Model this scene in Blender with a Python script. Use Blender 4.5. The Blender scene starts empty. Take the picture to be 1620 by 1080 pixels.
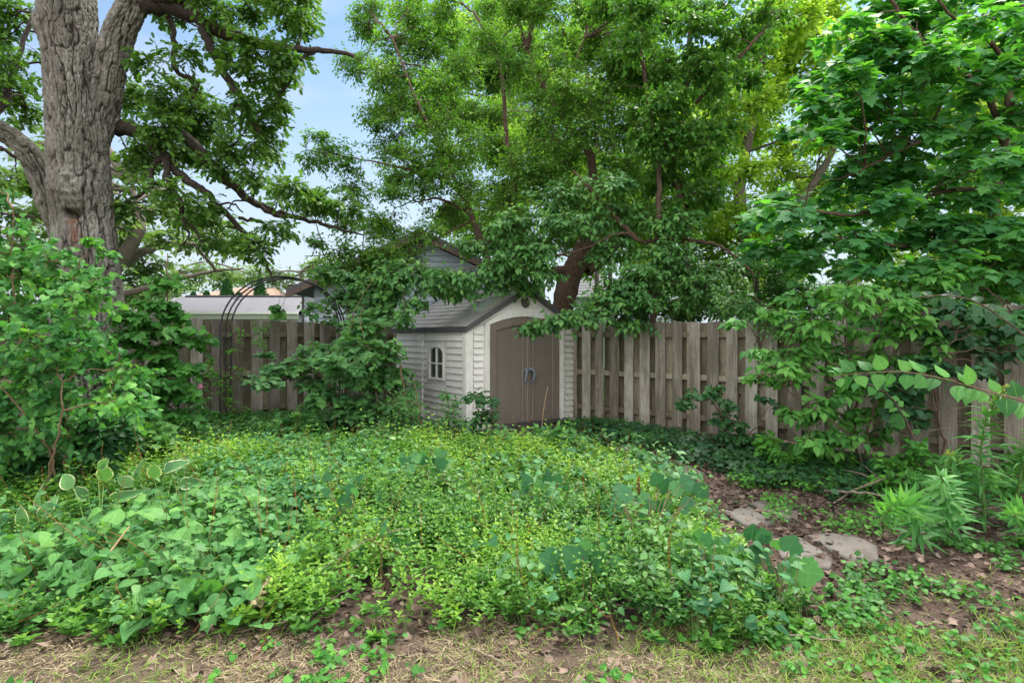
import bpy, bmesh, math
import numpy as np
from mathutils import Vector, noise, Matrix
rng = np.random.default_rng(11)
S = bpy.context.scene
COL = S.collection
R = math.radians

# ------------------------------------------------------------------ camera, sky, sun, exposure
CAMZ, FPX, CX, HY = 1.6, 900.0, 810.0, 531.0
cam = bpy.data.cameras.new('camera'); camo = bpy.data.objects.new('camera', cam); COL.objects.link(camo)
cam.sensor_width = 36; cam.lens = 20; cam.shift_y = -(HY-540)/1620*-1; cam.clip_end = 2000; cam.clip_start = .05
cam.shift_y = -9/1620
camo.location = (0, 0, CAMZ); camo.rotation_euler = (R(90), 0, 0)
S.camera = camo
SUN_EL, SUN_AZ = 60, 35          # azimuth measured from +Y towards +X
w = bpy.data.worlds.new('World'); S.world = w; w.use_nodes = True
nt = w.node_tree; nt.nodes.clear()
def N(nt, t, **k):
    n = nt.nodes.new(t)
    for a, b in k.items():
        if a.startswith('i_'):
            n.inputs[a[2:].replace('_', ' ')].default_value = b
        else: setattr(n, a, b)
    return n
out = N(nt, 'ShaderNodeOutputWorld'); bg = N(nt, 'ShaderNodeBackground'); bg.inputs['Strength'].default_value = .115
sky = N(nt, 'ShaderNodeTexSky', sky_type='NISHITA', sun_disc=False, sun_elevation=R(SUN_EL), sun_rotation=R(SUN_AZ))
sky.air_density = 1.0; sky.dust_density = 1.2; sky.ozone_density = 1.0
tc = N(nt, 'ShaderNodeTexCoord'); mp = N(nt, 'ShaderNodeMapping'); mp.inputs['Scale'].default_value = (1, 1, 3.2)
no = N(nt, 'ShaderNodeTexNoise'); no.inputs['Scale'].default_value = 2.2; no.inputs['Detail'].default_value = 6; no.inputs['Roughness'].default_value = .55
cr = N(nt, 'ShaderNodeValToRGB'); cr.color_ramp.elements[0].position = .40; cr.color_ramp.elements[1].position = .66
sx = N(nt, 'ShaderNodeSeparateXYZ'); mr = N(nt, 'ShaderNodeMapRange')
mr.inputs['From Min'].default_value = .02; mr.inputs['From Max'].default_value = .46; mr.inputs['To Min'].default_value = 1.0; mr.inputs['To Max'].default_value = .12
mx = N(nt, 'ShaderNodeMath', operation='MAXIMUM'); ml = N(nt, 'ShaderNodeMath', operation='MULTIPLY'); ml.inputs[1].default_value = .75
mixc = N(nt, 'ShaderNodeMix', data_type='RGBA'); mixc.inputs['B'].default_value = (3.0, 3.25, 3.7, 1)
L = nt.links.new
L(tc.outputs['Generated'], mp.inputs['Vector']); L(mp.outputs[0], no.inputs['Vector']); L(no.outputs['Fac'], cr.inputs[0])
L(tc.outputs['Generated'], sx.inputs[0]); L(sx.outputs['Z'], mr.inputs['Value']); L(cr.outputs[0], ml.inputs[0]); L(ml.outputs[0], mx.inputs[0]); L(mr.outputs[0], mx.inputs[1])
hc = N(nt, 'ShaderNodeMapRange'); hc.inputs['From Min'].default_value = .50; hc.inputs['From Max'].default_value = .80  # bright cloud overhead and behind the camera, unseen, added to flatten the light
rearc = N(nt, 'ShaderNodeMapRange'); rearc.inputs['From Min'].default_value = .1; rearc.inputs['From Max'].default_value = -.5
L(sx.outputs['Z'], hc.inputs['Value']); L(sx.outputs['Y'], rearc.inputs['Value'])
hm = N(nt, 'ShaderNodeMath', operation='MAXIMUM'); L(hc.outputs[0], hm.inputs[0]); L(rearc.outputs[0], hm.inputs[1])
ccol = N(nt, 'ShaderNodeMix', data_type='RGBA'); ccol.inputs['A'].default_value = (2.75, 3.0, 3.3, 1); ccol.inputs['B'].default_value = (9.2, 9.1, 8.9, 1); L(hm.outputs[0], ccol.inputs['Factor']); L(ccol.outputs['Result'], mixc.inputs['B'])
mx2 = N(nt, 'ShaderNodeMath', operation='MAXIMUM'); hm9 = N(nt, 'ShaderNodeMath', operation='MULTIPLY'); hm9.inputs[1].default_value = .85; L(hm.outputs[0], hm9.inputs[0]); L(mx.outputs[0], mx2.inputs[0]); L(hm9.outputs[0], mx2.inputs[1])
dk = N(nt, 'ShaderNodeMix', data_type='RGBA', blend_type='MULTIPLY'); dk.inputs['Factor'].default_value = 1; dk.inputs['B'].default_value = (.50, .66, .70, 1); L(sky.outputs[0], dk.inputs['A'])
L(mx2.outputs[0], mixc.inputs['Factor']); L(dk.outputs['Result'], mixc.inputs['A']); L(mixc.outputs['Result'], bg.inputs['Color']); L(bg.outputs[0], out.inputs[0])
sun = bpy.data.lights.new('sun', 'SUN'); sun.energy = 2.9; sun.angle = R(9); sun.color = (1, .95, .86)
suno = bpy.data.objects.new('sun', sun); COL.objects.link(suno)
sd = Vector((math.sin(R(SUN_AZ))*math.cos(R(SUN_EL)), math.cos(R(SUN_AZ))*math.cos(R(SUN_EL)), math.sin(R(SUN_EL))))
suno.rotation_euler = (-sd).to_track_quat('-Z', 'Y').to_euler(); suno.location = (0, 0, 30)
S.view_settings.view_transform = 'Standard'; S.view_settings.look = 'None'; S.view_settings.gamma = 1; S.view_settings.exposure = 1.4
S.render.engine = 'CYCLES'
c = S.cycles; c.max_bounces = 6; c.diffuse_bounces = 4; c.glossy_bounces = 2; c.transmission_bounces = 4; c.transparent_max_bounces = 4
c.use_denoising = True; c.caustics_reflective = False; c.caustics_refractive = False
c.adaptive_threshold = .02

# ------------------------------------------------------------------ placement helpers (real metres, measured from the photograph)
def W(px, py, d): return np.array([(px-CX)/FPX*d, d, CAMZ+(HY-py)/FPX*d])
def G(px, py):
    d = CAMZ*FPX/(py-HY); return np.array([(px-CX)/FPX*d, d])
def nrm(a):
    a = np.asarray(a, float); return a/np.maximum(np.linalg.norm(a, axis=-1, keepdims=True), 1e-9)
UP = np.array([0., 0, 1])
def inpoly(x, y, poly):
    x = np.asarray(x, float); y = np.asarray(y, float); c = np.zeros(x.shape, bool); n = len(poly)
    for i in range(n):
        x1, y1 = poly[i]; x2, y2 = poly[(i+1) % n]
        if y1 == y2: continue
        c ^= ((y1 > y) != (y2 > y)) & (x < (x2-x1)*(y-y1)/(y2-y1)+x1)
    return c
_tab = np.random.default_rng(5).random((256, 256))
def vnoise(x, y, s=1.0, o=0):
    x = np.asarray(x)*s+o*17.3; y = np.asarray(y)*s+o*9.7
    xi = np.floor(x).astype(int); yi = np.floor(y).astype(int); fx = x-xi; fy = y-yi
    fx = fx*fx*(3-2*fx); fy = fy*fy*(3-2*fy)
    t = lambda a, b: _tab[a & 255, b & 255]
    return (t(xi, yi)*(1-fx)+t(xi+1, yi)*fx)*(1-fy)+(t(xi, yi+1)*(1-fx)+t(xi+1, yi+1)*fx)*fy
def fbm(x, y, s=1.0, o=0, n=4):
    r = 0; a = 1; t = 0
    for i in range(n): r = r+a*vnoise(x, y, s*2**i, o+i*3); t += a; a *= .55
    return r/t

# ------------------------------------------------------------------ tags
def tag(o, label=None, cat=None, group=None, kind=None):
    if label: o['label'] = label
    if cat: o['category'] = cat
    if group: o['group'] = group
    if kind: o['kind'] = kind
    return o
def thing(name, label, cat, loc=(0, 0, 0), rz=0, group=None):
    o = bpy.data.objects.new(name, None); COL.objects.link(o); o.location = loc; o.rotation_euler = (0, 0, rz); o.empty_display_size = .2
    return tag(o, label, cat, group)
def mesh(name, V, idx, sizes, mats, luv=None, mi=None, smooth=True):
    me = bpy.data.meshes.new(name); V = np.asarray(V, np.float32)
    me.vertices.add(len(V)); me.vertices.foreach_set('co', V.ravel())
    idx = np.asarray(idx, np.int32).ravel(); sizes = np.asarray(sizes, np.int32)
    me.loops.add(len(idx)); me.loops.foreach_set('vertex_index', idx)
    me.polygons.add(len(sizes)); st = np.zeros(len(sizes), np.int32); st[1:] = np.cumsum(sizes)[:-1]
    me.polygons.foreach_set('loop_start', st)
    if mi is not None: me.polygons.foreach_set('material_index', np.asarray(mi, np.int32))
    if not isinstance(mats, (list, tuple)): mats = [mats]
    for m in mats: me.materials.append(m)
    me.update(calc_edges=True)
    me.polygons.foreach_set('use_smooth', np.full(len(sizes), smooth))
    if luv is not None:
        at = me.attributes.new('luv', 'FLOAT_VECTOR', 'POINT'); at.data.foreach_set('vector', np.asarray(luv, np.float32).ravel())
    return me
def obj(name, me, parent=None, loc=None, rot=None):
    o = bpy.data.objects.new(name, me); COL.objects.link(o)
    if parent is not None: o.parent = parent
    if loc is not None: o.location = loc
    if rot is not None: o.rotation_euler = rot
    return o
class Geo:
    def __init__(s): s.V = []; s.I = []; s.Z = []; s.U = []; s.M = []; s.n = 0
    def add(s, V, idx, sizes, luv=None, m=0):
        V = np.asarray(V, float); s.V.append(V); s.I.append(np.asarray(idx).ravel()+s.n); s.Z.append(np.asarray(sizes)); s.n += len(V)
        s.U.append(np.zeros((len(V), 3)) if luv is None else luv); s.M.append(np.full(len(np.atleast_1d(sizes)), m)); return s
    def merge(s, o):
        s.V += o.V; s.I += [i+s.n for i in o.I]; s.Z += o.Z; s.U += o.U; s.M += o.M; s.n += o.n; return s
    def box(s, x0, x1, y0, y1, z0, z1, m=0):
        V = [(x, y, z) for z in (z0, z1) for y in (y0, y1) for x in (x0, x1)]
        F = [0, 2, 3, 1, 4, 5, 7, 6, 0, 1, 5, 4, 2, 6, 7, 3, 0, 4, 6, 2, 1, 3, 7, 5]
        return s.add(V, F, [4]*6, m=m)
    def prism(s, poly, y0, y1, m=0):          # polygon in x-z extruded along y
        n = len(poly); V = [(x, y0, z) for x, z in poly]+[(x, y1, z) for x, z in poly]
        F = list(range(n))+list(range(2*n-1, n-1, -1)); Z = [n, n]
        for i in range(n): F += [i, i+n, (i+1) % n+n, (i+1) % n]; Z.append(4)
        return s.add(V, F, Z, m=m)
    def xf(s, M, t):                          # rotate / move all so far
        s.V = [v@np.asarray(M).T+np.asarray(t) for v in s.V]; return s
    def me(s, name, mats, smooth=False):
        return mesh(name, np.concatenate(s.V), np.concatenate(s.I), np.concatenate(s.Z), mats, np.concatenate(s.U), np.concatenate(s.M), smooth)
    def obj(s, name, mats, parent=None, smooth=False, bevel=0, loc=None, rot=None):
        me = s.me(name, mats, smooth)
        if bevel:
            bm = bmesh.new(); bm.from_mesh(me); bmesh.ops.recalc_face_normals(bm, faces=bm.faces)
            bmesh.ops.bevel(bm, geom=list(bm.edges), offset=bevel, segments=1, affect='EDGES', clamp_overlap=True); bm.to_mesh(me); bm.free()
        else:
            bm = bmesh.new(); bm.from_mesh(me); bmesh.ops.recalc_face_normals(bm, faces=bm.faces); bm.to_mesh(me); bm.free()
        return obj(name, me, parent, loc, rot)

# ------------------------------------------------------------------ tubes
def catmull(P, r, n=6):
    P = np.asarray(P, float); r = np.asarray(r, float)
    if len(P) < 3:
        t = np.linspace(0, 1, n+1)[:, None]; return P[0]*(1-t)+P[1]*t, r[0]*(1-t[:, 0])+r[1]*t[:, 0]
    Q = np.vstack([2*P[0]-P[1], P, 2*P[-1]-P[-2]]); out = []; ro = []
    for i in range(1, len(Q)-2):
        for k in range(n):
            t = k/n
            out.append(.5*((2*Q[i])+(-Q[i-1]+Q[i+1])*t+(2*Q[i-1]-5*Q[i]+4*Q[i+1]-Q[i+2])*t*t+(-Q[i-1]+3*Q[i]-3*Q[i+1]+Q[i+2])*t**3))
            ro.append(r[i-1]*(1-t)+r[i]*t)
    out.append(P[-1]); ro.append(r[-1]); return np.array(out), np.array(ro)
def frames(C):
    T = nrm(np.gradient(C, axis=0)); ref = np.array([0, 1., 0]) if abs(T[0][1]) < .8 else np.array([1., 0, 0])
    A = []; a = nrm(ref-T[0]*ref.dot(T[0]))
    for t in T: a = nrm(a-t*a.dot(t)); A.append(a)
    A = np.array(A); return T, A, np.cross(T, A)
def tube(g, P, r, sides=8, n=6, wob=0, m=0, cap=True):
    C, rr = catmull(P, r, n)
    if wob:
        k = rng.normal(0, wob, C.shape); k[0] = 0; C = C+k
    T, A, B = frames(C); th = np.linspace(0, 2*np.pi, sides, endpoint=False)
    lump = 1+(rng.random((len(C), sides))-.5)*.16 if sides > 5 else 1.0
    V = C[:, None]+(A[:, None]*np.cos(th)[None, :, None]+B[:, None]*np.sin(th)[None, :, None])*(rr[:, None]*lump)[..., None]
    k = len(C); i = np.arange(k-1)[:, None]*sides; j = np.arange(sides)[None]; j2 = (j+1) % sides
    F = np.stack([i+j, i+j2, i+sides+j2, i+sides+j], -1).reshape(-1, 4)
    g.add(V.reshape(-1, 3), F, np.full(len(F), 4), m=m)
    if cap: g.add(V[-1], np.arange(sides), [sides], m=m)
    return C, rr
def thin(g, P0, P1, P2, r0, r1, seg=4, sides=3, m=0):
    M = len(P0)
    if M == 0: return
    t = np.linspace(0, 1, seg+1)[None, :, None]
    C = P0[:, None]*(1-t)**2+2*P1[:, None]*t*(1-t)+P2[:, None]*t*t
    T = nrm(np.gradient(C, axis=1)); a = nrm(np.cross(T, np.array([.3, .2, 1.]))); b = np.cross(T, a)
    th = np.linspace(0, 2*np.pi, sides, endpoint=False)
    rr = (np.asarray(r0).reshape(-1, 1)*(1-t[..., 0])+np.asarray(r1).reshape(-1, 1)*t[..., 0])
    rr = np.broadcast_to(rr, (M, seg+1))
    V = C[:, :, None]+(a[:, :, None]*np.cos(th)[None, None, :, None]+b[:, :, None]*np.sin(th)[None, None, :, None])*rr[:, :, None, None]
    base = (np.arange(M)*(seg+1)*sides)[:, None, None]; i = (np.arange(seg)*sides)[None, :, None]; j = np.arange(sides)[None, None]; j2 = (j+1) % sides
    F = np.stack([base+i+j, base+i+j2, base+i+sides+j2, base+i+sides+j], -1).reshape(-1, 4)
    g.add(V.reshape(-1, 3), F, np.full(len(F), 4), m=m)

# ------------------------------------------------------------------ leaf templates: verts (x side, y along, z up), luv x = -1..1 across
def strips(rows, fold=.25, curve=.25):
    V = []; U = []; F = []; Z = []
    for yc, xs, ys in rows:
        V += [(0, yc, -curve*yc*yc)]; U += [(0, yc)]
        if xs > 0:
            V += [(-xs, ys, fold*xs-curve*ys*ys), (xs, ys, fold*xs-curve*ys*ys)]; U += [(-1, ys), (1, ys)]
    k = 0; id_ = []
    for yc, xs, ys in rows:
        if xs > 0: id_.append((k, k+1, k+2)); k += 3
        else: id_.append((k, None, None)); k += 1
    for a, b in zip(id_[:-1], id_[1:]):
        for s in (1, 2):
            q = [a[0], b[0], b[s], a[s]] if s == 1 else [a[0], a[s], b[s], b[0]]
            q = [v for v in q if v is not None]
            if len(q) > 2: F += q; Z.append(len(q))
    return np.array(V, float), np.array(U, float), F, Z
def fan(half, c=(0, .3), fold=.12, curve=.2):
    pts = [(x, y) for x, y in half]; full = pts+[(-x, y) for x, y in pts[::-1] if x > 1e-6]
    V = [(c[0], c[1], 0)]; U = [(0, c[1])]
    for x, y in full: V.append((x, y, fold*abs(x)-curve*(x*x+(y-c[1])**2))); U.append((x*1.4, y))
    F = []; Z = []; n = len(full)
    for i in range(n): F += [0, 1+i, 1+(i+1) % n]; Z.append(3)
    return np.array(V, float), np.array(U, float), F, Z
T_DIA = strips([(0, 0, 0), (.45, .26, .42), (1, 0, 0)])
T_OVA = strips([(0, 0, 0), (.25, .22, .2), (.6, .24, .52), (1, 0, 0)])
T_OVL = strips([(0, 0, 0), (.12, .17, .06), (.35, .3, .26), (.62, .26, .54), (.84, .12, .8), (1, 0, 0)], .3, .3)
T_HRT = strips([(0, .10, -.10), (.02, .26, -.16), (.08, .40, -.08), (.18, .49, .06), (.34, .51, .24), (.52, .44, .44), (.70, .31, .64), (.85, .16, .81), (.95, .05, .93), (1, 0, 0)], .22, .35)
T_HR2 = strips([(.02, .12, -.12), (.08, .36, -.1), (.3, .5, .16), (.6, .36, .5), (.86, .12, .82), (1, 0, 0)], .25, .35)
T_RND = strips([(0, .2, -.1), (.2, .5, .08), (.5, .52, .45), (.8, .3, .78), (.98, 0, 0)], .22, .2)
T_OAK = strips([(0, 0, 0), (.16, .08, .16), (.32, .25, .36), (.44, .1, .42), (.6, .32, .66), (.7, .13, .68), (.86, .2, .9), (1, 0, 0)], .2, .3)
T_LAN = strips([(0, 0, 0), (.3, .115, .28), (.65, .09, .62), (1, 0, 0)], .3, .5)
T_HOS = strips([(0, .02, 0), (.08, .12, .05), (.2, .24, .15), (.36, .30, .31), (.54, .28, .5), (.72, .20, .68), (.88, .08, .86), (1, 0, 0)], .4, .7)
T_MAP = fan([(0, .02), (.16, -.04), (.30, .02), (.50, .06), (.40, .2), (.68, .44), (.48, .48), (.36, .50), (.34, .7), (.2, .72), (.14, .86), (0, 1.05)])
T_GRP = fan([(0, .08), (.14, -.1), (.34, -.06), (.46, .08), (.6, .16), (.54, .3), (.66, .46), (.5, .55), (.44, .7), (.28, .72), (.2, .88), (0, 1.0)], (0, .2), .06, .14)
T_BRD = strips([(0, 0, 0), (.05, .16, .02), (.16, .33, .12), (.34, .40, .30), (.54, .34, .50), (.74, .20, .71), (.89, .07, .87), (1, 0, 0)], .18, .28)
T_BLD = strips([(0, .03, 0), (.5, .028, .5), (1, 0, 0)], .2, .35)

def leaves(g, T, P, F, Nn, S_, tint, m=0, bend=True):
    TV, TU, TF, TZ = T; n = len(P)
    if n == 0: return
    F = nrm(F); Nn = nrm(Nn-F*np.sum(Nn*F, -1, keepdims=True)+1e-5); Rr = np.cross(F, Nn)
    S_ = np.broadcast_to(np.asarray(S_, float), (n,)); tint = np.broadcast_to(np.asarray(tint, float), (n,))
    zb = rng.uniform(-.2, 1.7, n) if bend else np.ones(n); wd = rng.uniform(.85, 1.15, n)
    V = P[:, None]+S_[:, None, None]*((TV[None, :, 0]*wd[:, None])[..., None]*Rr[:, None]+TV[None, :, 1, None]*F[:, None]+(TV[None, :, 2]*zb[:, None])[..., None]*Nn[:, None])
    k = len(TV); idx = (np.arange(n)*k)[:, None]+np.asarray(TF)[None]
    U = np.empty((n, k, 3)); U[..., 0] = TU[None, :, 0]; U[..., 1] = TU[None, :, 1]; U[..., 2] = tint[:, None]
    g.add(V.reshape(-1, 3), idx, np.tile(TZ, n), U.reshape(-1, 3), m)
def rv(n, s=1): return rng.normal(0, s, (n, 3))
def along(g, T, P0, P1, P2, K, size, t0=.2, droop=.1, upb=.9, jn=.35, spread=1., tipl=True, pos_j=0, face=None, tint=None, m=0, pair=False, svar=.25, roll=0):
    """K leaves along each of M curved twigs, alternating (or paired) left and right"""
    M = len(P0)
    if M == 0: return
    if pair:
        t = np.repeat(np.linspace(t0, 1, K//2), 2)[None]; sg = np.tile([1., -1.], K//2)[None]
    else:
        t = np.linspace(t0, 1, K)[None]; sg = np.where(np.arange(K) % 2, 1., -1.)[None]
    K = t.shape[1]; t = np.clip(t+rng.normal(0, .015, (M, K))*(not pair), 0, 1)[..., None]
    C = P0[:, None]*(1-t)**2+2*P1[:, None]*t*(1-t)+P2[:, None]*t*t
    D = nrm(2*(1-t)*(P1-P0)[:, None]+2*t*(P2-P1)[:, None])
    ref = nrm(UP+rv(M, .25+roll))[:, None]; sd_ = nrm(np.cross(D, ref))
    f = D*.55+sd_*sg[..., None]*spread+rv(M*K, .22).reshape(M, K, 3)-UP*droop
    if tipl: f[:, -1] = D[:, -1]-UP*droop
    nn = UP*upb+rv(M*K, jn).reshape(M, K, 3)
    if face is not None: nn = nn+np.asarray(face)
    s = size*rng.uniform(1-svar, 1+svar, (M, K))*(1-.35*np.abs(t[..., 0]-.6))
    if tint is None: tint = rng.random(M)*.5
    ti = np.clip(np.broadcast_to(tint, (M,))[:, None]+rng.random((M, K))*.5, 0, 1)
    P = C+rv(M*K, pos_j).reshape(M, K, 3) if pos_j else C
    P = P+nrm(f)*s[..., None]*.12
    leaves(g, T, P.reshape(-1, 3), f.reshape(-1, 3), nn.reshape(-1, 3), s.ravel(), ti.ravel(), m)

# ------------------------------------------------------------------ crowns
def ball(n, p=2.4):
    return nrm(rv(n))*rng.random((n, 1))**(1/p)
DM_ = 3.1
def crown(gw, gl, nodes, blobs, T, size, cr=.35, dens=1., tw=7, K=8, droop=.15, flat=.55, upb=.9, jn=.4, wood=.02, pos_j=.02, face=None, tb=.25, tl=1.0, spread=1.):
    """blobs: (px, py, rx_px, ry_px, depth[, depth_radius]) -> limbs, branchlets, twigs and leaves; nodes: (k,3) points of the limbs"""
    nodes = np.asarray(nodes); cr0 = cr
    for b in blobs:
        px, py, rx, ry, d = b[:5]; c = W(px, py, d); k = d/FPX; rad = np.array([rx*k, b[5] if len(b) > 5 else max(rx, ry)*k*.9, ry*k])
        dd = np.linalg.norm((nodes-c)*np.array([1, 1, 1.3]), axis=1)+np.maximum(0, nodes[:, 2]-c[2])*.3; o = nodes[dd.argmin()]
        ln = np.linalg.norm(c-o)
        if ln > .25:
            mid = (o+c)/2+np.array([0, 0, .12*ln])+rv(1, .06*ln)[0]
            r0 = min(wood*(.5+.35*ln), wood*2.2)
            tube(gw, [o, mid, c], [r0, r0*.7, r0*.4], 5, 5, .015*min(ln, 1.5))
        else: mid = (o+c)/2
        area = rad[0]*rad[2]+rad[0]*rad[1]*.5; cr = min(cr0, max(.07, 1.5*rad[2], .8*min(rad[0], rad[1])))
        n = max(1, int(round(dens*area/(cr0*cr)*DM_)))
        q = c+ball(n, 2.0)*rad
        t = rng.uniform(.55, 1, n)[:, None]; st = o*(1-t)**2+2*mid*t*(1-t)+c*t*t
        near = np.linalg.norm(q-c, axis=1)[:, None] < .0
        md = (st+q)/2+rv(n, .08)*np.linalg.norm(q-st, axis=1)[:, None]+UP*.06
        thin(gw, st, md, q, np.full(n, wood*.33), np.full(n, wood*.14), 4, 4)
        # twigs round each clump
        P0 = np.repeat(q*.75+st*.25, tw, 0)+rv(n*tw, cr*.12); dirv = rv(n*tw); dirv[:, 2] *= flat; dirv = nrm(dirv)
        dirv = nrm(dirv+np.repeat(nrm(q-st), tw, 0)*.5)
        lt = cr*rng.uniform(.6, 1.3, n*tw)[:, None]*tl
        P2 = P0+dirv*lt-UP*droop*lt*.5; P1 = (P0+P2)/2+UP*.12*lt
        thin(gw, P0, P1, P2, np.full(n*tw, .0045*wood/.02), np.full(n*tw, .0015), 2, 3)
        tint = np.repeat(np.clip(tb+rng.random(n)*.5-.15, 0, 1), tw)
        along(gl, T, P0, P1, P2, K, size, .15, droop, upb, jn, spread, pos_j=pos_j, face=face, tint=tint)
def fill(poly, d0, d1, sp, r, seed=1, holes=(), prob=1.):
    """blob centres spread through a polygon"""
    rg = np.random.default_rng(seed); xs = [p[0] for p in poly]; ys = [p[1] for p in poly]; o = []
    y = min(ys); row = 0
    while y < max(ys):
        x = min(xs)+(row % 2)*sp/2
        while x < max(xs):
            a = x+rg.uniform(-.35, .35)*sp; b = y+rg.uniform(-.35, .35)*sp
            if inpoly([a], [b], poly)[0] and rg.random() < prob and not any((a-h[0])**2/h[2]**2+(b-h[1])**2/h[3]**2 < 1 for h in holes):
                o.append((a, b, r*rg.uniform(.8, 1.25), r*rg.uniform(.55, .85), rg.uniform(d0, d1)))
            x += sp
        y += sp*.85; row += 1
    return o
def limb(g, pts, radii, sides=8, n=6, wob=.01, m=0):
    """pts: (px, py, depth)"""
    C, r = tube(g, [W(*p) for p in pts], radii, sides, n, wob, m); return C
# ------------------------------------------------------------------ materials
def mat(name):
    m = bpy.data.materials.new(name); m.use_nodes = True; nt = m.node_tree
    return m, nt, nt.nodes['Principled BSDF'], nt.nodes['Material Output']
def ramp(nt, fac, stops, interp='LINEAR'):
    r = N(nt, 'ShaderNodeValToRGB'); e = r.color_ramp; e.interpolation = interp
    while len(e.elements) < len(stops): e.elements.new(.5)
    for el, (p, c) in zip(e.elements, stops):
        el.position = p; el.color = (*c, 1) if len(c) == 3 else c
    if fac is not None: nt.links.new(fac, r.inputs[0])
    return r.outputs[0]
def noise_(nt, scale, detail=4, vec=None, sc=None, rough=.55, coord='Object', dist=0):
    n = N(nt, 'ShaderNodeTexNoise'); n.inputs['Scale'].default_value = scale; n.inputs['Detail'].default_value = detail; n.inputs['Roughness'].default_value = rough; n.inputs['Distortion'].default_value = dist
    if vec is None:
        t = N(nt, 'ShaderNodeTexCoord'); vec = t.outputs[coord]
    if sc is not None:
        mp = N(nt, 'ShaderNodeMapping'); mp.inputs['Scale'].default_value = sc; nt.links.new(vec, mp.inputs[0]); vec = mp.outputs[0]
    nt.links.new(vec, n.inputs['Vector']); return n.outputs['Fac']
def math_(nt, op, a, b=None, c=None, clamp=False):
    n = N(nt, 'ShaderNodeMath', operation=op, use_clamp=clamp)
    for k, v in enumerate((a, b, c)):
        if v is None: continue
        if isinstance(v, (int, float)): n.inputs[k].default_value = v
        else: nt.links.new(v, n.inputs[k])
    return n.outputs[0]
def mix_(nt, f, a, b, blend='MIX'):
    n = N(nt, 'ShaderNodeMix', data_type='RGBA', blend_type=blend)
    for k, v in (('Factor', f), ('A', a), ('B', b)):
        if isinstance(v, (int, float)): n.inputs[k].default_value = v
        elif isinstance(v, tuple): n.inputs[k].default_value = (*v, 1)
        else: nt.links.new(v, n.inputs[k])
    return n.outputs['Result']
def bump_(nt, h, b, strength=.4, dist=.01):
    n = N(nt, 'ShaderNodeBump'); n.inputs['Strength'].default_value = strength; n.inputs['Distance'].default_value = dist
    nt.links.new(h, n.inputs['Height']); nt.links.new(n.outputs[0], b.inputs['Normal'])
def leafmat(name, stops, rough=.5, trans=.35, spec=.4, edge=None, veins=9, vein_col=None, vs=.35, tmul=(1.5, 1.6, .6), mottled=.25, rib=.07, sat=True):
    if sat: stops = [(p, (c_[0]*.92, c_[1]*1.02, c_[2]*.84)) for p, c_ in stops]
    m, nt, b, o = mat(name); at = N(nt, 'ShaderNodeAttribute', attribute_name='luv'); s = N(nt, 'ShaderNodeSeparateXYZ'); nt.links.new(at.outputs['Vector'], s.inputs[0])
    col = ramp(nt, s.outputs[2], stops)
    ax = math_(nt, 'ABSOLUTE', s.outputs[0])
    if mottled:
        nz = noise_(nt, 38, 2); k = math_(nt, 'MULTIPLY_ADD', nz, mottled*2, 1-mottled)
        hs = N(nt, 'ShaderNodeHueSaturation'); nt.links.new(k, hs.inputs['Value']); nt.links.new(col, hs.inputs['Color']); col = hs.outputs[0]
    if edge:
        wob = noise_(nt, 30, 2); ed = math_(nt, 'ADD', ax, math_(nt, 'MULTIPLY_ADD', wob, .5, -.25))
        f = N(nt, 'ShaderNodeMapRange'); f.inputs[1].default_value = edge[0]; f.inputs[2].default_value = edge[0]+.08; nt.links.new(ed, f.inputs[0])
        col = mix_(nt, f.outputs[0], col, edge[1])
    if veins:
        la = math_(nt, 'SINE', math_(nt, 'MULTIPLY', math_(nt, 'SUBTRACT', s.outputs[1], math_(nt, 'MULTIPLY', ax, .32)), veins*6.283))
        lat = math_(nt, 'SMOOTH_MAX', math_(nt, 'SUBTRACT', math_(nt, 'ABSOLUTE', la), .0), 0, .1)
        lv = N(nt, 'ShaderNodeMapRange'); lv.inputs[1].default_value = .22; lv.inputs[2].default_value = 0; nt.links.new(lat, lv.inputs[0])
        md = N(nt, 'ShaderNodeMapRange'); md.inputs[1].default_value = rib; md.inputs[2].default_value = rib*.3; nt.links.new(ax, md.inputs[0])
        v = math_(nt, 'MAXIMUM', math_(nt, 'MULTIPLY', lv.outputs[0], .45), md.outputs[0])
        col = mix_(nt, math_(nt, 'MULTIPLY', v, vs), col, vein_col or tuple(min(1, x*1.5+.03) for x in stops[-1][1]))
        bump_(nt, math_(nt, 'MULTIPLY', v, -1), b, .35, .003)
    nt.links.new(col, b.inputs['Base Color']); b.inputs['Roughness'].default_value = rough+.06; b.inputs['Specular IOR Level'].default_value = spec*.55
    tr = N(nt, 'ShaderNodeBsdfTranslucent'); tcol = mix_(nt, 1.0, col, tmul, 'MULTIPLY'); nt.links.new(tcol, tr.inputs[0])
    mx = N(nt, 'ShaderNodeMixShader'); mx.inputs[0].default_value = trans
    nt.links.new(b.outputs[0], mx.inputs[1]); nt.links.new(tr.outputs[0], mx.inputs[2]); nt.links.new(mx.outputs[0], o.inputs[0])
    return m
def st(*c): return [(i/(len(c)-1), x) for i, x in enumerate(c)]
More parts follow.
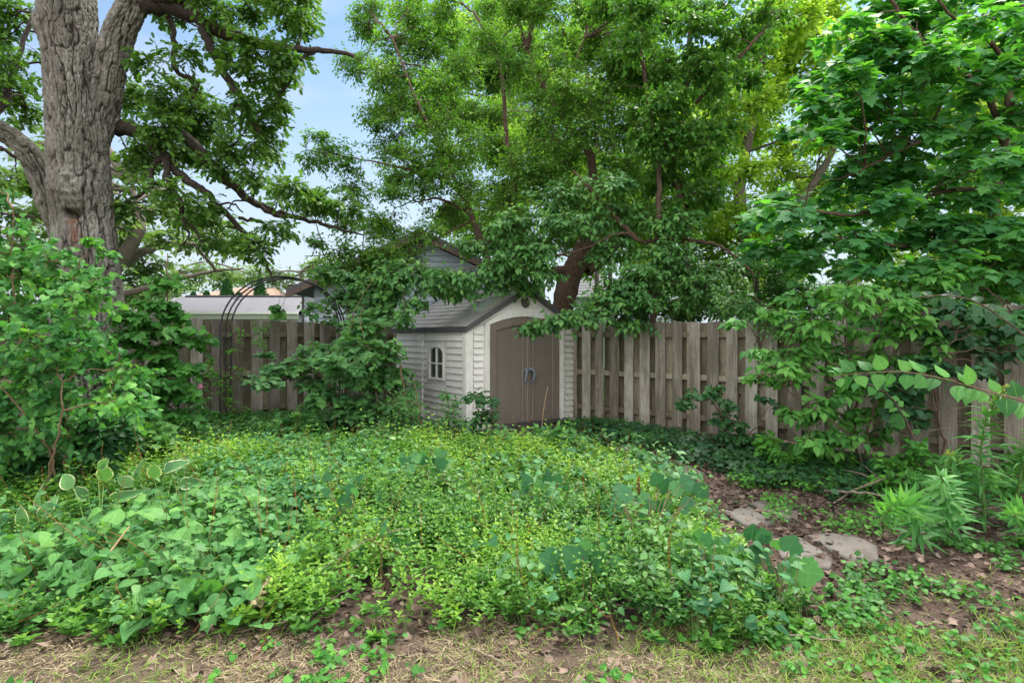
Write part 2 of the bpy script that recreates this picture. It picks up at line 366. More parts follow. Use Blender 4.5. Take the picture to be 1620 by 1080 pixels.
LV = dict(
 oak=leafmat('oak_leaf', st((.045, .10, .03), (.08, .165, .04), (.14, .25, .055)), .5, .38, veins=0),
 che=leafmat('cherry_leaf', st((.035, .13, .035), (.07, .22, .06), (.15, .34, .08)), .45, .36, veins=6),
 mid=leafmat('mid_green_leaf', st((.08, .17, .035), (.16, .29, .06), (.28, .42, .10)), .5, .45, veins=0, mottled=0),
 far=leafmat('far_leaf', st((.06, .11, .045), (.10, .165, .07), (.17, .25, .11)), .6, .35, veins=0, mottled=0),
 ash=leafmat('hackberry_leaf', st((.045, .125, .03), (.09, .21, .045), (.19, .34, .07)), .45, .42, veins=0),
 yel=leafmat('sunlit_leaf', st((.13, .23, .03), (.24, .36, .06), (.40, .50, .12)), .55, .5, veins=0, mottled=0),  # paler yellow-green: the sunlight on these crowns is put into the leaf colour
 map=leafmat('maple_leaf', st((.045, .15, .07), (.075, .23, .10), (.14, .34, .12)), .55, .45, veins=0, spec=.5, tmul=(1.8, 1.9, .35)),
 mul=leafmat('mulberry_leaf', st((.045, .13, .055), (.08, .20, .075), (.16, .32, .09)), .42, .34, veins=6, spec=.5),
 shr=leafmat('shrub_leaf', st((.02, .085, .02), (.045, .155, .035), (.10, .27, .055)), .42, .34, veins=6, spec=.45),
 lil=leafmat('lilac_leaf', st((.03, .12, .04), (.06, .20, .065), (.16, .36, .08)), .42, .36, veins=6, spec=.45),
 drk=leafmat('dark_leaf', st((.012, .05, .022), (.025, .085, .035), (.05, .14, .05)), .38, .25, veins=5, spec=.5),
 ivy=leafmat('ivy_leaf', st((.008, .045, .015), (.018, .075, .028), (.045, .13, .045)), .45, .15, veins=4, spec=.55, vein_col=(.10, .18, .10)),
 vin=leafmat('periwinkle_leaf', st((.025, .095, .025), (.11, .25, .035), (.31, .44, .06)), .4, .35, veins=0, spec=.45, mottled=.1),
 hrt=leafmat('heart_leaf', st((.05, .15, .05), (.09, .23, .08), (.17, .33, .09)), .5, .3, veins=5, spec=.4),
 grp=leafmat('grape_leaf', st((.03, .11, .055), (.055, .17, .08), (.11, .27, .11)), .5, .28, veins=6, spec=.4, vs=.22, rib=.035),
 hos=leafmat('hosta_leaf', st((.07, .17, .07), (.10, .23, .09), (.14, .28, .10)), .42, .25, veins=0, spec=.45, edge=(.84, (.62, .66, .42))),
 gol=leafmat('goldenrod_leaf', st((.06, .19, .06), (.10, .27, .09), (.17, .36, .11)), .45, .34, veins=0, mottled=.1),
 vio=leafmat('violet_leaf', st((.025, .10, .02), (.05, .18, .03), (.12, .30, .045)), .42, .3, veins=4),
 gra=leafmat('grass_blade', st((.08, .16, .035), (.19, .28, .05), (.28, .36, .09)), .55, .3, veins=0, mottled=0),
 tan=leafmat('dry_blade', sat=False, stops=st((.17, .13, .075), (.31, .245, .15), (.48, .41, .27)), rough=.8, trans=.15, veins=0, mottled=0, tmul=(1, 1, 1)),
 ded=leafmat('dead_leaf', sat=False, stops=st((.05, .033, .026), (.115, .08, .063), (.27, .20, .16)), rough=.8, trans=.1, veins=4, tmul=(1, 1, 1), spec=.2),
 dry=leafmat('crumpled_leaf', sat=False, stops=st((.22, .16, .09), (.36, .28, .17), (.50, .42, .27)), rough=.8, trans=.15, veins=5, tmul=(1, 1, 1), spec=.2),
 ylw=leafmat('yellow_leaf', sat=False, stops=st((.45, .36, .08), (.55, .45, .12), (.65, .55, .2)), rough=.6, trans=.3, veins=4, tmul=(1, 1, .6)),
)
def barkmat(name, c0, c1, c2, sc=(30, 30, 7), strength=.7, dist=.02, moss=None, vor=14):
    m, nt, b, o = mat(name); t = N(nt, 'ShaderNodeTexCoord').outputs['Object']
    n1 = noise_(nt, 1, 6, t, sc, .65); n2 = noise_(nt, 1.3, 3, t)
    at = N(nt, 'ShaderNodeAttribute', attribute_name='luv'); s = N(nt, 'ShaderNodeSeparateXYZ'); nt.links.new(at.outputs['Vector'], s.inputs[0])
    f = math_(nt, 'ADD', math_(nt, 'MULTIPLY', n1, .8), math_(nt, 'MULTIPLY', n2, .3))
    col = ramp(nt, f, [(.3, c0), (.52, c1), (.75, c2)])
    if moss: col = mix_(nt, math_(nt, 'MULTIPLY', ramp(nt, noise_(nt, .9, 4, t), [(.5, (0, 0, 0)), (.62, (1, 1, 1))]), .55), col, moss)
    nt.links.new(col, b.inputs['Base Color']); b.inputs['Roughness'].default_value = .9; b.inputs['Specular IOR Level'].default_value = .2
    bump_(nt, n1, b, strength, dist); return m
M = {}
M['limb'] = barkmat('oak_limb_bark', (.018, .014, .012), (.042, .033, .028), (.085, .07, .058), (26, 26, 26), 1, .03)
M['bark'] = barkmat('grey_bark', (.06, .05, .04), (.12, .10, .085), (.2, .17, .14), (30, 30, 10), .8, .015)
M['redbark'] = barkmat('reddish_bark', (.035, .022, .017), (.09, .058, .042), (.19, .13, .10), (40, 40, 12), .6, .01)
M['twig'] = barkmat('brown_twig', (.08, .05, .03), (.15, .10, .06), (.24, .17, .11), (60, 60, 20), .4, .004)
M['greenstem'] = barkmat('green_stem', (.06, .11, .03), (.10, .18, .05), (.17, .25, .08), (60, 60, 20), .3, .003)
M['tanstem'] = barkmat('tan_stem', (.28, .18, .09), (.40, .28, .15), (.5, .38, .22), (60, 60, 20), .3, .003)
M['rust'] = barkmat('rusty_seed', (.16, .05, .02), (.28, .10, .04), (.36, .16, .07), (90, 90, 90), .8, .006)
M['deadwood'] = barkmat('dead_wood', (.10, .07, .05), (.19, .14, .11), (.32, .27, .22), (60, 60, 20), .5, .006)
M['flower'] = leafmat('violet_petal', sat=False, stops=st((.35, .22, .6), (.45, .3, .7)), rough=.6, trans=.3, veins=0, mottled=0)
M['pinkf'] = leafmat('pink_petal', sat=False, stops=st((.6, .12, .4), (.7, .25, .5)), rough=.6, trans=.3, veins=0, mottled=0)
M['whitef'] = leafmat('pale_petal', sat=False, stops=st((.75, .72, .58), (.85, .82, .7)), rough=.6, trans=.3, veins=0, mottled=0)
M['yelf'] = leafmat('goldenrod_bud', sat=False, stops=st((.35, .42, .08), (.5, .55, .12)), rough=.6, trans=.3, veins=0, mottled=0)

def oakbark():
    m, nt, b, o = mat('oak_trunk_bark'); t = N(nt, 'ShaderNodeTexCoord').outputs['Object']
    at = N(nt, 'ShaderNodeAttribute', attribute_name='luv'); s = N(nt, 'ShaderNodeSeparateXYZ'); nt.links.new(at.outputs['Vector'], s.inputs[0])
    n1 = noise_(nt, 1, 6, t, (34, 34, 9), .7); n2 = noise_(nt, 2.2, 4, t); n3 = noise_(nt, 90, 3, t)
    col = ramp(nt, math_(nt, 'ADD', math_(nt, 'MULTIPLY', n1, .55), math_(nt, 'MULTIPLY', n2, .45)), [(.33, (.078, .072, .060)), (.5, (.16, .15, .13)), (.66, (.30, .29, .265))])
    col = mix_(nt, ramp(nt, s.outputs[0], [(.36, (1, 1, 1)), (.84, (0, 0, 0))]), col, (.035, .028, .023))       # bark darkens with depth in the fissures
    col = mix_(nt, math_(nt, 'MULTIPLY', s.outputs[1], 1), col, (.10, .115, .06))                                      # moss film
    col = mix_(nt, s.outputs[2], col, (.17, .07, .04))                                                              # red-brown rot below the wound
    nt.links.new(col, b.inputs['Base Color']); b.inputs['Roughness'].default_value = .92; b.inputs['Specular IOR Level'].default_value = .15
    h = math_(nt, 'ADD', n1, math_(nt, 'MULTIPLY', n3, .3)); bump_(nt, h, b, .8, .012); return m
M['oakbark'] = oakbark()

def plain(name, c, rough=.6, var=.12, scale=6, metal=0, bumpk=.15, dirt=None, spec=.4, sc=None):
    m, nt, b, o = mat(name); t = N(nt, 'ShaderNodeTexCoord').outputs['Object']
    n = noise_(nt, scale, 5, t, sc, .6); col = ramp(nt, n, [(.25, tuple(x*(1-var) for x in c)), (.75, tuple(min(1, x*(1+var)) for x in c))])
    if dirt: col = mix_(nt, math_(nt, 'MULTIPLY', ramp(nt, noise_(nt, dirt[1], 5, t, dirt[3] if len(dirt) > 3 else None, .7), [(.48, (0, 0, 0)), (.7, (1, 1, 1))]), dirt[2]), col, dirt[0])
    nt.links.new(col, b.inputs['Base Color']); b.inputs['Roughness'].default_value = rough; b.inputs['Metallic'].default_value = metal; b.inputs['Specular IOR Level'].default_value = spec
    if bumpk: bump_(nt, noise_(nt, scale*12, 3, t), b, bumpk, .003)
    return m
def fencemat(name, c0, c1, c2, green=.35):
    m, nt, b, o = mat(name); oi = N(nt, 'ShaderNodeObjectInfo'); t = N(nt, 'ShaderNodeTexCoord').outputs['Object']
    va = N(nt, 'ShaderNodeVectorMath', operation='ADD'); cb = N(nt, 'ShaderNodeCombineXYZ')
    k = math_(nt, 'MULTIPLY', oi.outputs['Random'], 40); nt.links.new(k, cb.inputs[0]); nt.links.new(k, cb.inputs[2]); nt.links.new(t, va.inputs[0]); nt.links.new(cb.outputs[0], va.inputs[1]); v = va.outputs[0]
    g = noise_(nt, 1, 6, v, (70, 70, 2.2), .7, dist=.6); g2 = noise_(nt, 1, 4, v, (9, 9, 1.6), .6); g3 = noise_(nt, 3.5, 5, v, None, .7)
    f = math_(nt, 'ADD', math_(nt, 'MULTIPLY', g, .55), math_(nt, 'MULTIPLY', g2, .45))
    f = math_(nt, 'ADD', f, math_(nt, 'MULTIPLY_ADD', oi.outputs['Random'], .24, -.12))
    col = ramp(nt, f, [(.36, c0), (.5, c1), (.63, c2)])
    col = mix_(nt, math_(nt, 'MULTIPLY', ramp(nt, noise_(nt, 1, 6, v, (110, 110, 3.2), .8), [(.54, (0, 0, 0)), (.64, (1, 1, 1))]), .75), col, tuple(x*.5 for x in c0))
    col = mix_(nt, math_(nt, 'MULTIPLY', ramp(nt, g3, [(.46, (0, 0, 0)), (.66, (1, 1, 1))]), green), col, (.10, .115, .06))
    col = mix_(nt, math_(nt, 'MULTIPLY', ramp(nt, noise_(nt, 1, 5, v, (14, 14, 3), .7), [(.6, (0, 0, 0)), (.72, (1, 1, 1))]), .4), col, (.34, .24, .19))
    kn = N(nt, 'ShaderNodeTexVoronoi'); kn.inputs['Scale'].default_value = 1; mp = N(nt, 'ShaderNodeMapping'); mp.inputs['Scale'].default_value = (5, 5, 2.0); nt.links.new(v, mp.inputs[0]); nt.links.new(mp.outputs[0], kn.inputs['Vector'])
    col = mix_(nt, ramp(nt, kn.outputs['Distance'], [(.055, (1, 1, 1)), (.085, (0, 0, 0))]), col, (.035, .025, .02))
    nt.links.new(col, b.inputs['Base Color']); b.inputs['Roughness'].default_value = .9; b.inputs['Specular IOR Level'].default_value = .15
    bump_(nt, g, b, .8, .006); return m
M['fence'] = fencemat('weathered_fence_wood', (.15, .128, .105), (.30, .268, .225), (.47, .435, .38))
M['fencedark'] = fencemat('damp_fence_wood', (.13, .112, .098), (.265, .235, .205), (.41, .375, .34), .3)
M['fenceback'] = fencemat('greenish_fence_wood', (.12, .10, .07), (.22, .185, .135), (.34, .30, .22), .5)  # greener, darker tone for the rear boards, rails and posts

def shedwall():
    m, nt, b, o = mat('shed_wall_plastic'); t = N(nt, 'ShaderNodeTexCoord').outputs['Object']
    col = ramp(nt, noise_(nt, 2, 5, t), [(.3, (.66, .645, .61)), (.7, (.76, .745, .71))])
    geo = N(nt, 'ShaderNodeSeparateXYZ'); nt.links.new(t, geo.inputs[0])
    # mildew: speckled grey on the low rear part of the side wall, yellow-green run-off under the eave
    sp = noise_(nt, 26, 6, t, (1, 1, 1.8), .8); low = noise_(nt, 1.4, 3, t)
    yb = N(nt, 'ShaderNodeMapRange'); yb.inputs[1].default_value = .35; yb.inputs[2].default_value = 1.3; nt.links.new(geo.outputs[1], yb.inputs[0])
    zb = N(nt, 'ShaderNodeMapRange'); zb.inputs[1].default_value = 1.25; zb.inputs[2].default_value = .7; nt.links.new(geo.outputs[2], zb.inputs[0])
    f = math_(nt, 'MULTIPLY', math_(nt, 'MULTIPLY', yb.outputs[0], zb.outputs[0]), math_(nt, 'MULTIPLY_ADD', sp, 2.6, -.75), clamp=True)
    col = mix_(nt, f, col, (.13, .115, .10))
    g = math_(nt, 'MULTIPLY', ramp(nt, noise_(nt, 1, 4, t, (5, 5, 1.1)), [(.5, (0, 0, 0)), (.68, (1, 1, 1))]), .5)
    zt = N(nt, 'ShaderNodeMapRange'); zt.inputs[1].default_value = 1.15; zt.inputs[2].default_value = 1.7; nt.links.new(geo.outputs[2], zt.inputs[0])
    yb2 = N(nt, 'ShaderNodeMapRange'); yb2.inputs[1].default_value = .2; yb2.inputs[2].default_value = .7; nt.links.new(geo.outputs[1], yb2.inputs[0])
    col = mix_(nt, math_(nt, 'MULTIPLY', math_(nt, 'MULTIPLY', g, zt.outputs[0]), yb2.outputs[0]), col, (.33, .32, .14))
    col = mix_(nt, math_(nt, 'MULTIPLY', ramp(nt, noise_(nt, 1, 6, t, (50, 50, 5), .8), [(.52, (0, 0, 0)), (.75, (1, 1, 1))]), .35), col, (.30, .28, .24))
    xg = N(nt, 'ShaderNodeMapRange'); xg.inputs[1].default_value = 1.9; xg.inputs[2].default_value = 2.2; nt.links.new(geo.outputs[0], xg.inputs[0])
    col = mix_(nt, math_(nt, 'MULTIPLY', xg.outputs[0], math_(nt, 'MULTIPLY', noise_(nt, 7, 5, t), .7)), col, (.25, .27, .17))
    nt.links.new(col, b.inputs['Base Color']); b.inputs['Roughness'].default_value = .55
    bump_(nt, noise_(nt, 1, 4, t, (120, 120, 20)), b, .25, .002); return m
M['shed'] = shedwall()
M['doorrib'] = plain('door_rib_plastic', (.30, .265, .235), .55, .08, 5)
M['shedtrim'] = plain('shed_trim_plastic', (.74, .725, .69), .5, .08, 5, dirt=((.3, .28, .2), 3, .35, (6, 6, 1.5)))
M['shedroof'] = plain('shed_roof_plastic', (.34, .32, .315), .7, .22, 4, dirt=((.33, .30, .27), 2.4, .6))
M['roofedge'] = plain('shed_roof_edge', (.075, .072, .075), .6, .2, 5)
M['skylight'] = plain('shed_skylight', (.38, .36, .26), .4, .15, 3)
M['door'] = plain('shed_door_plastic', (.175, .146, .122), .6, .10, 3, sc=(1, 1, .4), dirt=((.24, .21, .18), 3, .3, (4, 4, 1)))
M['doordark'] = plain('shed_door_gap', (.02, .018, .016), .8)
M['handle'] = plain('door_handle_plastic', (.16, .18, .21), .4, .1)
M['vent'] = plain('shed_vent', (.15, .125, .105), .6)
M['pane'] = plain('window_pane', (.035, .05, .04), .08, .3, 5, bumpk=0, spec=.8)
M['iron'] = plain('black_iron', (.02, .021, .025), .45, .3, 30, spec=.5)
M['shingle'] = plain('grey_shingle', (.15, .15, .17), .9, .15, 3, dirt=((.105, .105, .12), 9, .7))
M['tanroof'] = plain('tan_shingle', (.29, .20, .15), .9, .12, 2, dirt=((.19, .12, .09), 8, .6))
M['palesiding'] = plain('pale_siding', (.50, .55, .60), .6, .06, 2)
M['bluesiding'] = plain('blue_grey_siding', (.30, .36, .41), .6, .08, 2)
M['fascia'] = plain('pale_green_fascia', (.33, .37, .30), .6, .08, 2)
M['darkwall'] = plain('garage_wall', (.13, .14, .14), .7, .1, 2)
M['brick'] = plain('brown_brick', (.22, .12, .09), .8, .2, 8)
M['white'] = plain('white_paint', (.70, .70, .68), .6, .05, 3)
M['darkshingle'] = plain('dark_shingle', (.085, .08, .085), .9, .25, 5)
M['brownboard'] = plain('brown_rake_board', (.10, .07, .055), .8, .2, 5)
M['stone'] = plain('flagstone', (.15, .135, .12), .9, .2, 3, bumpk=.8, dirt=((.06, .05, .036), 4, .95))
M['greenplastic'] = plain('green_plastic', (.03, .30, .22), .4, .1)
M['glass'] = plain('dark_window', (.04, .05, .06), .1, .2, 3, bumpk=0, spec=.8)

def groundmat():
    m, nt, b, o = mat('soil_and_thatch'); t = N(nt, 'ShaderNodeTexCoord').outputs['Object']
    s = N(nt, 'ShaderNodeSeparateXYZ'); nt.links.new(t, s.inputs[0])
    soil = ramp(nt, noise_(nt, 9, 8, t, None, .75), [(.3, (.035, .025, .02)), (.5, (.085, .058, .047)), (.72, (.18, .13, .11))])
    th = ramp(nt, noise_(nt, 40, 6, t, (1, 1, 1), .8), [(.3, (.075, .056, .04)), (.55, (.16, .125, .085)), (.8, (.30, .25, .17))])
    e = math_(nt, 'ADD', s.outputs[1], math_(nt, 'MULTIPLY_ADD', noise_(nt, 2.2, 5, t), 1.5, -.75))
    f = N(nt, 'ShaderNodeMapRange'); f.inputs[1].default_value = 3.05; f.inputs[2].default_value = 2.55; nt.links.new(e, f.inputs[0])
    col = mix_(nt, f.outputs[0], soil, th)
    gr = ramp(nt, noise_(nt, 30, 5, t, None, .7), [(.3, (.03, .07, .015)), (.7, (.09, .16, .04))])
    f2 = N(nt, 'ShaderNodeMapRange'); f2.inputs[1].default_value = 13; f2.inputs[2].default_value = 15; nt.links.new(s.outputs[1], f2.inputs[0])
    col = mix_(nt, f2.outputs[0], col, gr)
    nt.links.new(col, b.inputs['Base Color']); b.inputs['Roughness'].default_value = .95; b.inputs['Specular IOR Level'].default_value = .1
    bump_(nt, noise_(nt, 55, 6, t, None, .8), b, .9, .02); return m
M['ground'] = groundmat()
# ------------------------------------------------------------------ ground
def gz(x, y):
    x = np.asarray(x, float); y = np.asarray(y, float)
    near = np.clip((14-y)/2, 0, 1)*np.clip((y+8)/4, 0, 1)
    return near*((fbm(x, y, 1.1, 3)-.5)*.07+(fbm(x, y, 6, 5, 2)-.5)*.02)
a = np.concatenate([[-400, -150, -60, -30, -18], np.linspace(-12, 12, 241), [18, 30, 60, 150, 400]])
bq = np.concatenate([[-60, -20, -8, -3], np.linspace(0, 15, 221), [20, 30, 50, 90, 160, 300, 600, 1200]])
X, Y = np.meshgrid(a, bq); nx = len(a); ny = len(bq)
i = np.arange(ny-1)[:, None]*nx+np.arange(nx-1)[None]; F = np.stack([i, i+1, i+nx+1, i+nx], -1).reshape(-1, 4)
tag(obj('ground', mesh('ground', np.stack([X, Y, gz(X, Y)], -1).reshape(-1, 3), F, np.full(len(F), 4), M['ground'])), kind='structure')

# ------------------------------------------------------------------ fences: shadow-box boards on both sides of three rails
def fence(name, label, A, B, mt, front, pitch, bw, top, breaks=(), lift=0, seed=1, group='board fences round the yard'):
    """A, B ground points; front: +1/-1 side of the line that faces the camera"""
    rg = np.random.default_rng(seed); A = np.array(A); B = np.array(B); Ln = np.linalg.norm(B-A); ang = math.atan2(B[1]-A[1], B[0]-A[0])
    t = thing(name, label, 'fence', (A[0], A[1], 0), ang, group)
    H = lambda s: top(s)
    n = int(Ln/pitch)
    for k in range(n):
        for side in (0, 1):
            s0 = k*pitch+side*(bw-.5*(1.32*bw-(pitch-bw)))+rg.normal(0, .006); wd = bw*rg.uniform(.93, 1.05)*(1.32 if side else 1); h = H(s0)+rg.normal(0, .007)-(.01 if side else 0)
            s1 = s0+wd; yy = (front*.045 if side == 0 else -front*.045); y0, y1 = sorted((yy, yy+(front if side == 0 else -front)*.019))
            g = Geo(); sl = rg.normal(0, .004); bot = rg.uniform(.01, .05)
            nz = 9; zs = np.linspace(bot, h, nz); warp = np.cumsum(rg.normal(0, .0012, nz)); V = []; Fc = []
            for q, z in enumerate(zs):
                for (xx, yv) in ((s0, y0), (s1, y0), (s1, y1), (s0, y1)):
                    dz = sl*(1 if xx == s1 else -1) if q == nz-1 else 0
                    V.append((xx+warp[q]*.8, yv+warp[q], z+dz))
            for q in range(nz-1):
                for e in range(4): Fc += [q*4+e, q*4+(e+1) % 4, q*4+4+(e+1) % 4, q*4+4+e]
            Z = [4]*(4*(nz-1)); Fc += [3, 2, 1, 0, (nz-1)*4, (nz-1)*4+1, (nz-1)*4+2, (nz-1)*4+3]; Z += [4, 4]
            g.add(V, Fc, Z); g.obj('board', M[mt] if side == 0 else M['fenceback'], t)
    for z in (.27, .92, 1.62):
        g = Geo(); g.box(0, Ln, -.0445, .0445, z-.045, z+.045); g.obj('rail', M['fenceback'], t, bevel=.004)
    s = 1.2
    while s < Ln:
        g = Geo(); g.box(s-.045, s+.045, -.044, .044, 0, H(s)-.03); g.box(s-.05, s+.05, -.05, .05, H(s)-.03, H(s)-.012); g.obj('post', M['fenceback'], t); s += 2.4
    return t
LA = np.array([-9.2, 6.45]); LB = np.array([-1.72, 13.3])
RA = np.array([-1.6, 13.3]); RB = np.array([7.9, 5.12])
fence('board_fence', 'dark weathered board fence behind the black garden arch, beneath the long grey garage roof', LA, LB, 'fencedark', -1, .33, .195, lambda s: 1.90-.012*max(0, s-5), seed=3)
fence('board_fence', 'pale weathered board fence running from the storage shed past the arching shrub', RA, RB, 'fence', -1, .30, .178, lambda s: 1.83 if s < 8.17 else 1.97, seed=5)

# ------------------------------------------------------------------ storage shed; local x along the front, y back along the side
SH = thing('storage_shed', 'pale plastic storage shed with taupe double doors in the fence corner', 'shed', (-.75, 9.46, 0), math.atan2(.59, .807))
SW, SL, EZ, PZ = 2.44, 2.75, 1.74, 2.43
def arch_z(x, half, base, rise): return base+rise*(1-((x-SW/2)/half)**2)
# front wall with an arched doorway
DX0, DX1 = .43, 2.01
g = Geo()
def gable(x): return EZ+(PZ-EZ)*(1-abs(x-SW/2)/(SW/2))-.02
dx = np.linspace(DX0, DX1, 17); dz = [arch_z(x, (DX1-DX0)/2, 1.79, .15) for x in dx]
g.box(.05, DX0, 0, .05, 0, 1.79); g.box(DX1, SW-.05, 0, .05, 0, 1.79)
poly_t = [(.05, 1.79), (DX0, 1.79)]+[(x, z) for x, z in zip(dx[1:-1], dz[1:-1])]+[(DX1, 1.79), (SW-.05, 1.79)]
for k in range(16):
    x0, x1 = dx[k], dx[k+1]; g.prism([(x0, dz[k]), (x1, dz[k+1]), (x1, gable(x1)), (x0, gable(x0))], 0, .05)
g.prism([(.05, 1.79), (DX0, 1.79), (DX0, gable(DX0)), (.05, gable(.05))], 0, .05); g.prism([(DX1, 1.79), (SW-.05, 1.79), (SW-.05, gable(SW-.05)), (DX1, gable(DX1))], 0, .05)
g.obj('front_wall', M['shed'], SH)
# raised laps of siding, front strips either side of the door and the side wall
def lap(g, a, b_, z, h, axis, off):
    lo = .002; hi = .034
    # wedge profile: proud at the bottom edge
    if axis == 'x': V = [(a, off, z), (b_, off, z), (b_, off-hi, z), (a, off-hi, z), (a, off, z+h), (b_, off, z+h), (b_, off-lo, z+h), (a, off-lo, z+h)]
    else: V = [(off, b_, z), (off, a, z), (off-hi, a, z), (off-hi, b_, z), (off, b_, z+h), (off, a, z+h), (off-lo, a, z+h), (off-lo, b_, z+h)]
    g.add(V, [0, 3, 2, 1, 4, 5, 6, 7, 0, 1, 5, 4, 3, 7, 6, 2, 0, 4, 7, 3, 1, 2, 6, 5], [4]*6)
for (a0, b0) in ((.12, DX0-.12), (DX1+.12, SW-.085)):
    g = Geo()
    for k in range(15): lap(g, a0, b0, .06+k*.112, .104, 'x', -.001)
    g.obj('siding_panel', M['shed'], SH)
g = Geo(); WY0, WY1, WZ0, WZ1 = .74, 1.30, .84, 1.41
g.box(0, .05, .05, WY0, 0, EZ-.02); g.box(0, .05, WY1, SL, 0, EZ-.02); g.box(0, .05, WY0, WY1, 0, WZ0); g.box(0, .05, WY0, WY1, WZ1, EZ-.02)
g.obj('side_wall', M['shed'], SH)
g = Geo()
for k in range(15):
    z = .06+k*.112; zz = z+.052
    if WZ0-.08 < zz < WZ1+.12:
        lap(g, .10, WY0-.085, z, .104, 'y', -.001); lap(g, WY1+.085, 1.52, z, .104, 'y', -.001)
    else: lap(g, .10, 1.52, z, .104, 'y', -.001)
    lap(g, 1.56, SL-.06, z, .104, 'y', -.001)
g.obj('siding_panel', M['shed'], SH)
g = Geo(); g.box(SW-.05, SW, .05, SL, 0, EZ-.02); g.obj('side_wall', M['shed'], SH)
g = Geo(); g.prism([(.05, 0), (SW-.05, 0), (SW-.05, gable(SW-.05)), (SW/2, PZ-.03), (.05, gable(.05))], SL-.05, SL-.003); g.obj('rear_wall', M['shed'], SH)
# corner posts
for (x0, x1, y0, y1) in ((-.04, .1, -.04, .0), (-.04, -.002, 0.0, .085), (SW-.065, SW+.01, -.04, 0), (-.04, -.002, 1.523, 1.557)):
    g = Geo(); g.box(x0, x1, y0, y1, .01, EZ-.03); g.obj('corner_trim', M['shedtrim'], SH, bevel=.004)
# door surround: jambs and arched head
g = Geo(); g.box(DX0-.09, DX0, -.045, -.002, 0, 1.80); g.box(DX1, DX1+.09, -.045, -.002, 0, 1.80)
half = (DX1-DX0)/2; o1 = []; i1 = []
for x in np.linspace(-1, 1, 25):
    i1.append((SW/2+x*half, 1.79+.15*(1-x*x))); o1.append((SW/2+x*(half+.10), 1.81+.26*(1-x*x)))
for k in range(24):
    if i1[k][1] > 1.8-.02 or True:
        g.prism([i1[k], i1[k+1], o1[k+1], o1[k]], -.0445, -.002)
g.obj('door_surround', M['shedtrim'], SH)
# second raised rib following the arch
g = Geo()
for k in range(24):
    a_, b_ = o1[k], o1[k+1]; f = lambda p: (SW/2+(p[0]-SW/2)*1.06, p[1]+.045)
    aa, bb = f(a_), f(b_)
    if abs(aa[0]-SW/2) < SW/2-.1 and abs(bb[0]-SW/2) < SW/2-.1: g.prism([aa, bb, (bb[0], bb[1]+.014), (aa[0], aa[1]+.014)], -.012, -.001)
g.obj('arch_rib', M['shedtrim'], SH)
# doors
def door(x0, x1, mir):
    g = Geo(); cx = SW/2
    xs = np.linspace(x0, x1, 9); z = lambda x: 1.79+.15*(1-((x-cx)/half)**2)-.012
    for k in range(8): g.prism([(xs[k], .07), (xs[k+1], .07), (xs[k+1], z(xs[k+1])), (xs[k], z(xs[k]))], .004, .03)
    d = g.obj('door', M['door'], SH)
    def strip(name, xa, xb, ya, yb, z0, top, m='door'):
        g = Geo(); q = np.linspace(xa, xb, 5)
        for k in range(4): g.prism([(q[k], z0), (q[k+1], z0), (q[k+1], top(q[k+1])), (q[k], top(q[k]))], ya, yb)
        return g
    lo, hi = (x0, x1)
    g = strip('frame', lo, lo+(.13 if not mir else .075), -.03, .0038, .07, z); g2 = strip('f', hi-(.075 if not mir else .13), hi, -.03, .0038, .07, z)
    xa = lo+(.13 if not mir else .075); xb = hi-(.075 if not mir else .13)
    q = np.linspace(xa, xb, 7)
    for k in range(6): g.prism([(q[k], z(q[k])-.14), (q[k+1], z(q[k+1])-.14), (q[k+1], z(q[k+1])), (q[k], z(q[k]))], -.03, .0038)
    g.box(xa, xb, -.03, .0038, .07, .17)
    g.V += g2.V; g.I += [i_+g.n for i_ in g2.I]; g.Z += g2.Z; g.U += g2.U; g.M += g2.M
    g.obj('door_frame', M['door'], d)
    g = Geo(); g.box(xa+.002, xa+.012, -.008, .0036, .172, z(xa)-.145); g.box(xb-.012, xb-.002, -.008, .0036, .172, z(xb)-.145); g.obj('panel_bead', M['doorrib'], d)
    # thin groove-side rib
    g = Geo(); xr = (hi-.10) if not mir else (lo+.10); g.box(xr-.006, xr+.006, -.040, -.0305, .09, 1.78); g.obj('door_rib', M['doorrib'], d)
    return d
dl = door(DX0+.01, 1.235, False); dr = door(1.262, DX1-.01, True)
g = Geo(); g.box(1.2355, 1.2615, .012, .03, .07, 1.9); g.obj('door_gap_strip', M['doordark'], SH)  # near-black strip filling the gap between the doors
g = Geo(); g.box(1.240, 1.254, -.045, .0115, .08, 1.90); g.obj('astragal', M['doorrib'], SH)
g = Geo(); g.box(DX0, DX1, -.06, .05, 0, .066); g.obj('threshold', M['roofedge'], SH)
for sgn, x, d in ((-1, 1.185, dl), (1, 1.31, dr)):
    g = Geo(); x = x+.005; pts = ([(x+.03, -.035, .995), (x+.012, -.08, .99), (x-.002, -.088, .93), (x-.012, -.085, .87), (x-.028, -.07, .80), (x-.038, -.033, .775)] if sgn < 0 else [(x-.035, -.035, 1.0), (x+.015, -.08, .995), (x+.048, -.088, .94), (x+.045, -.085, .87), (x+.022, -.07, .80), (x-.002, -.033, .765)]); tube(g, pts, [.035, .036, .033, .029, .024, .016], 8, 4); g.box(x-.035, x+.035, -.042, -.0302, .955, 1.015); g.obj('handle', M['handle'], d, True)
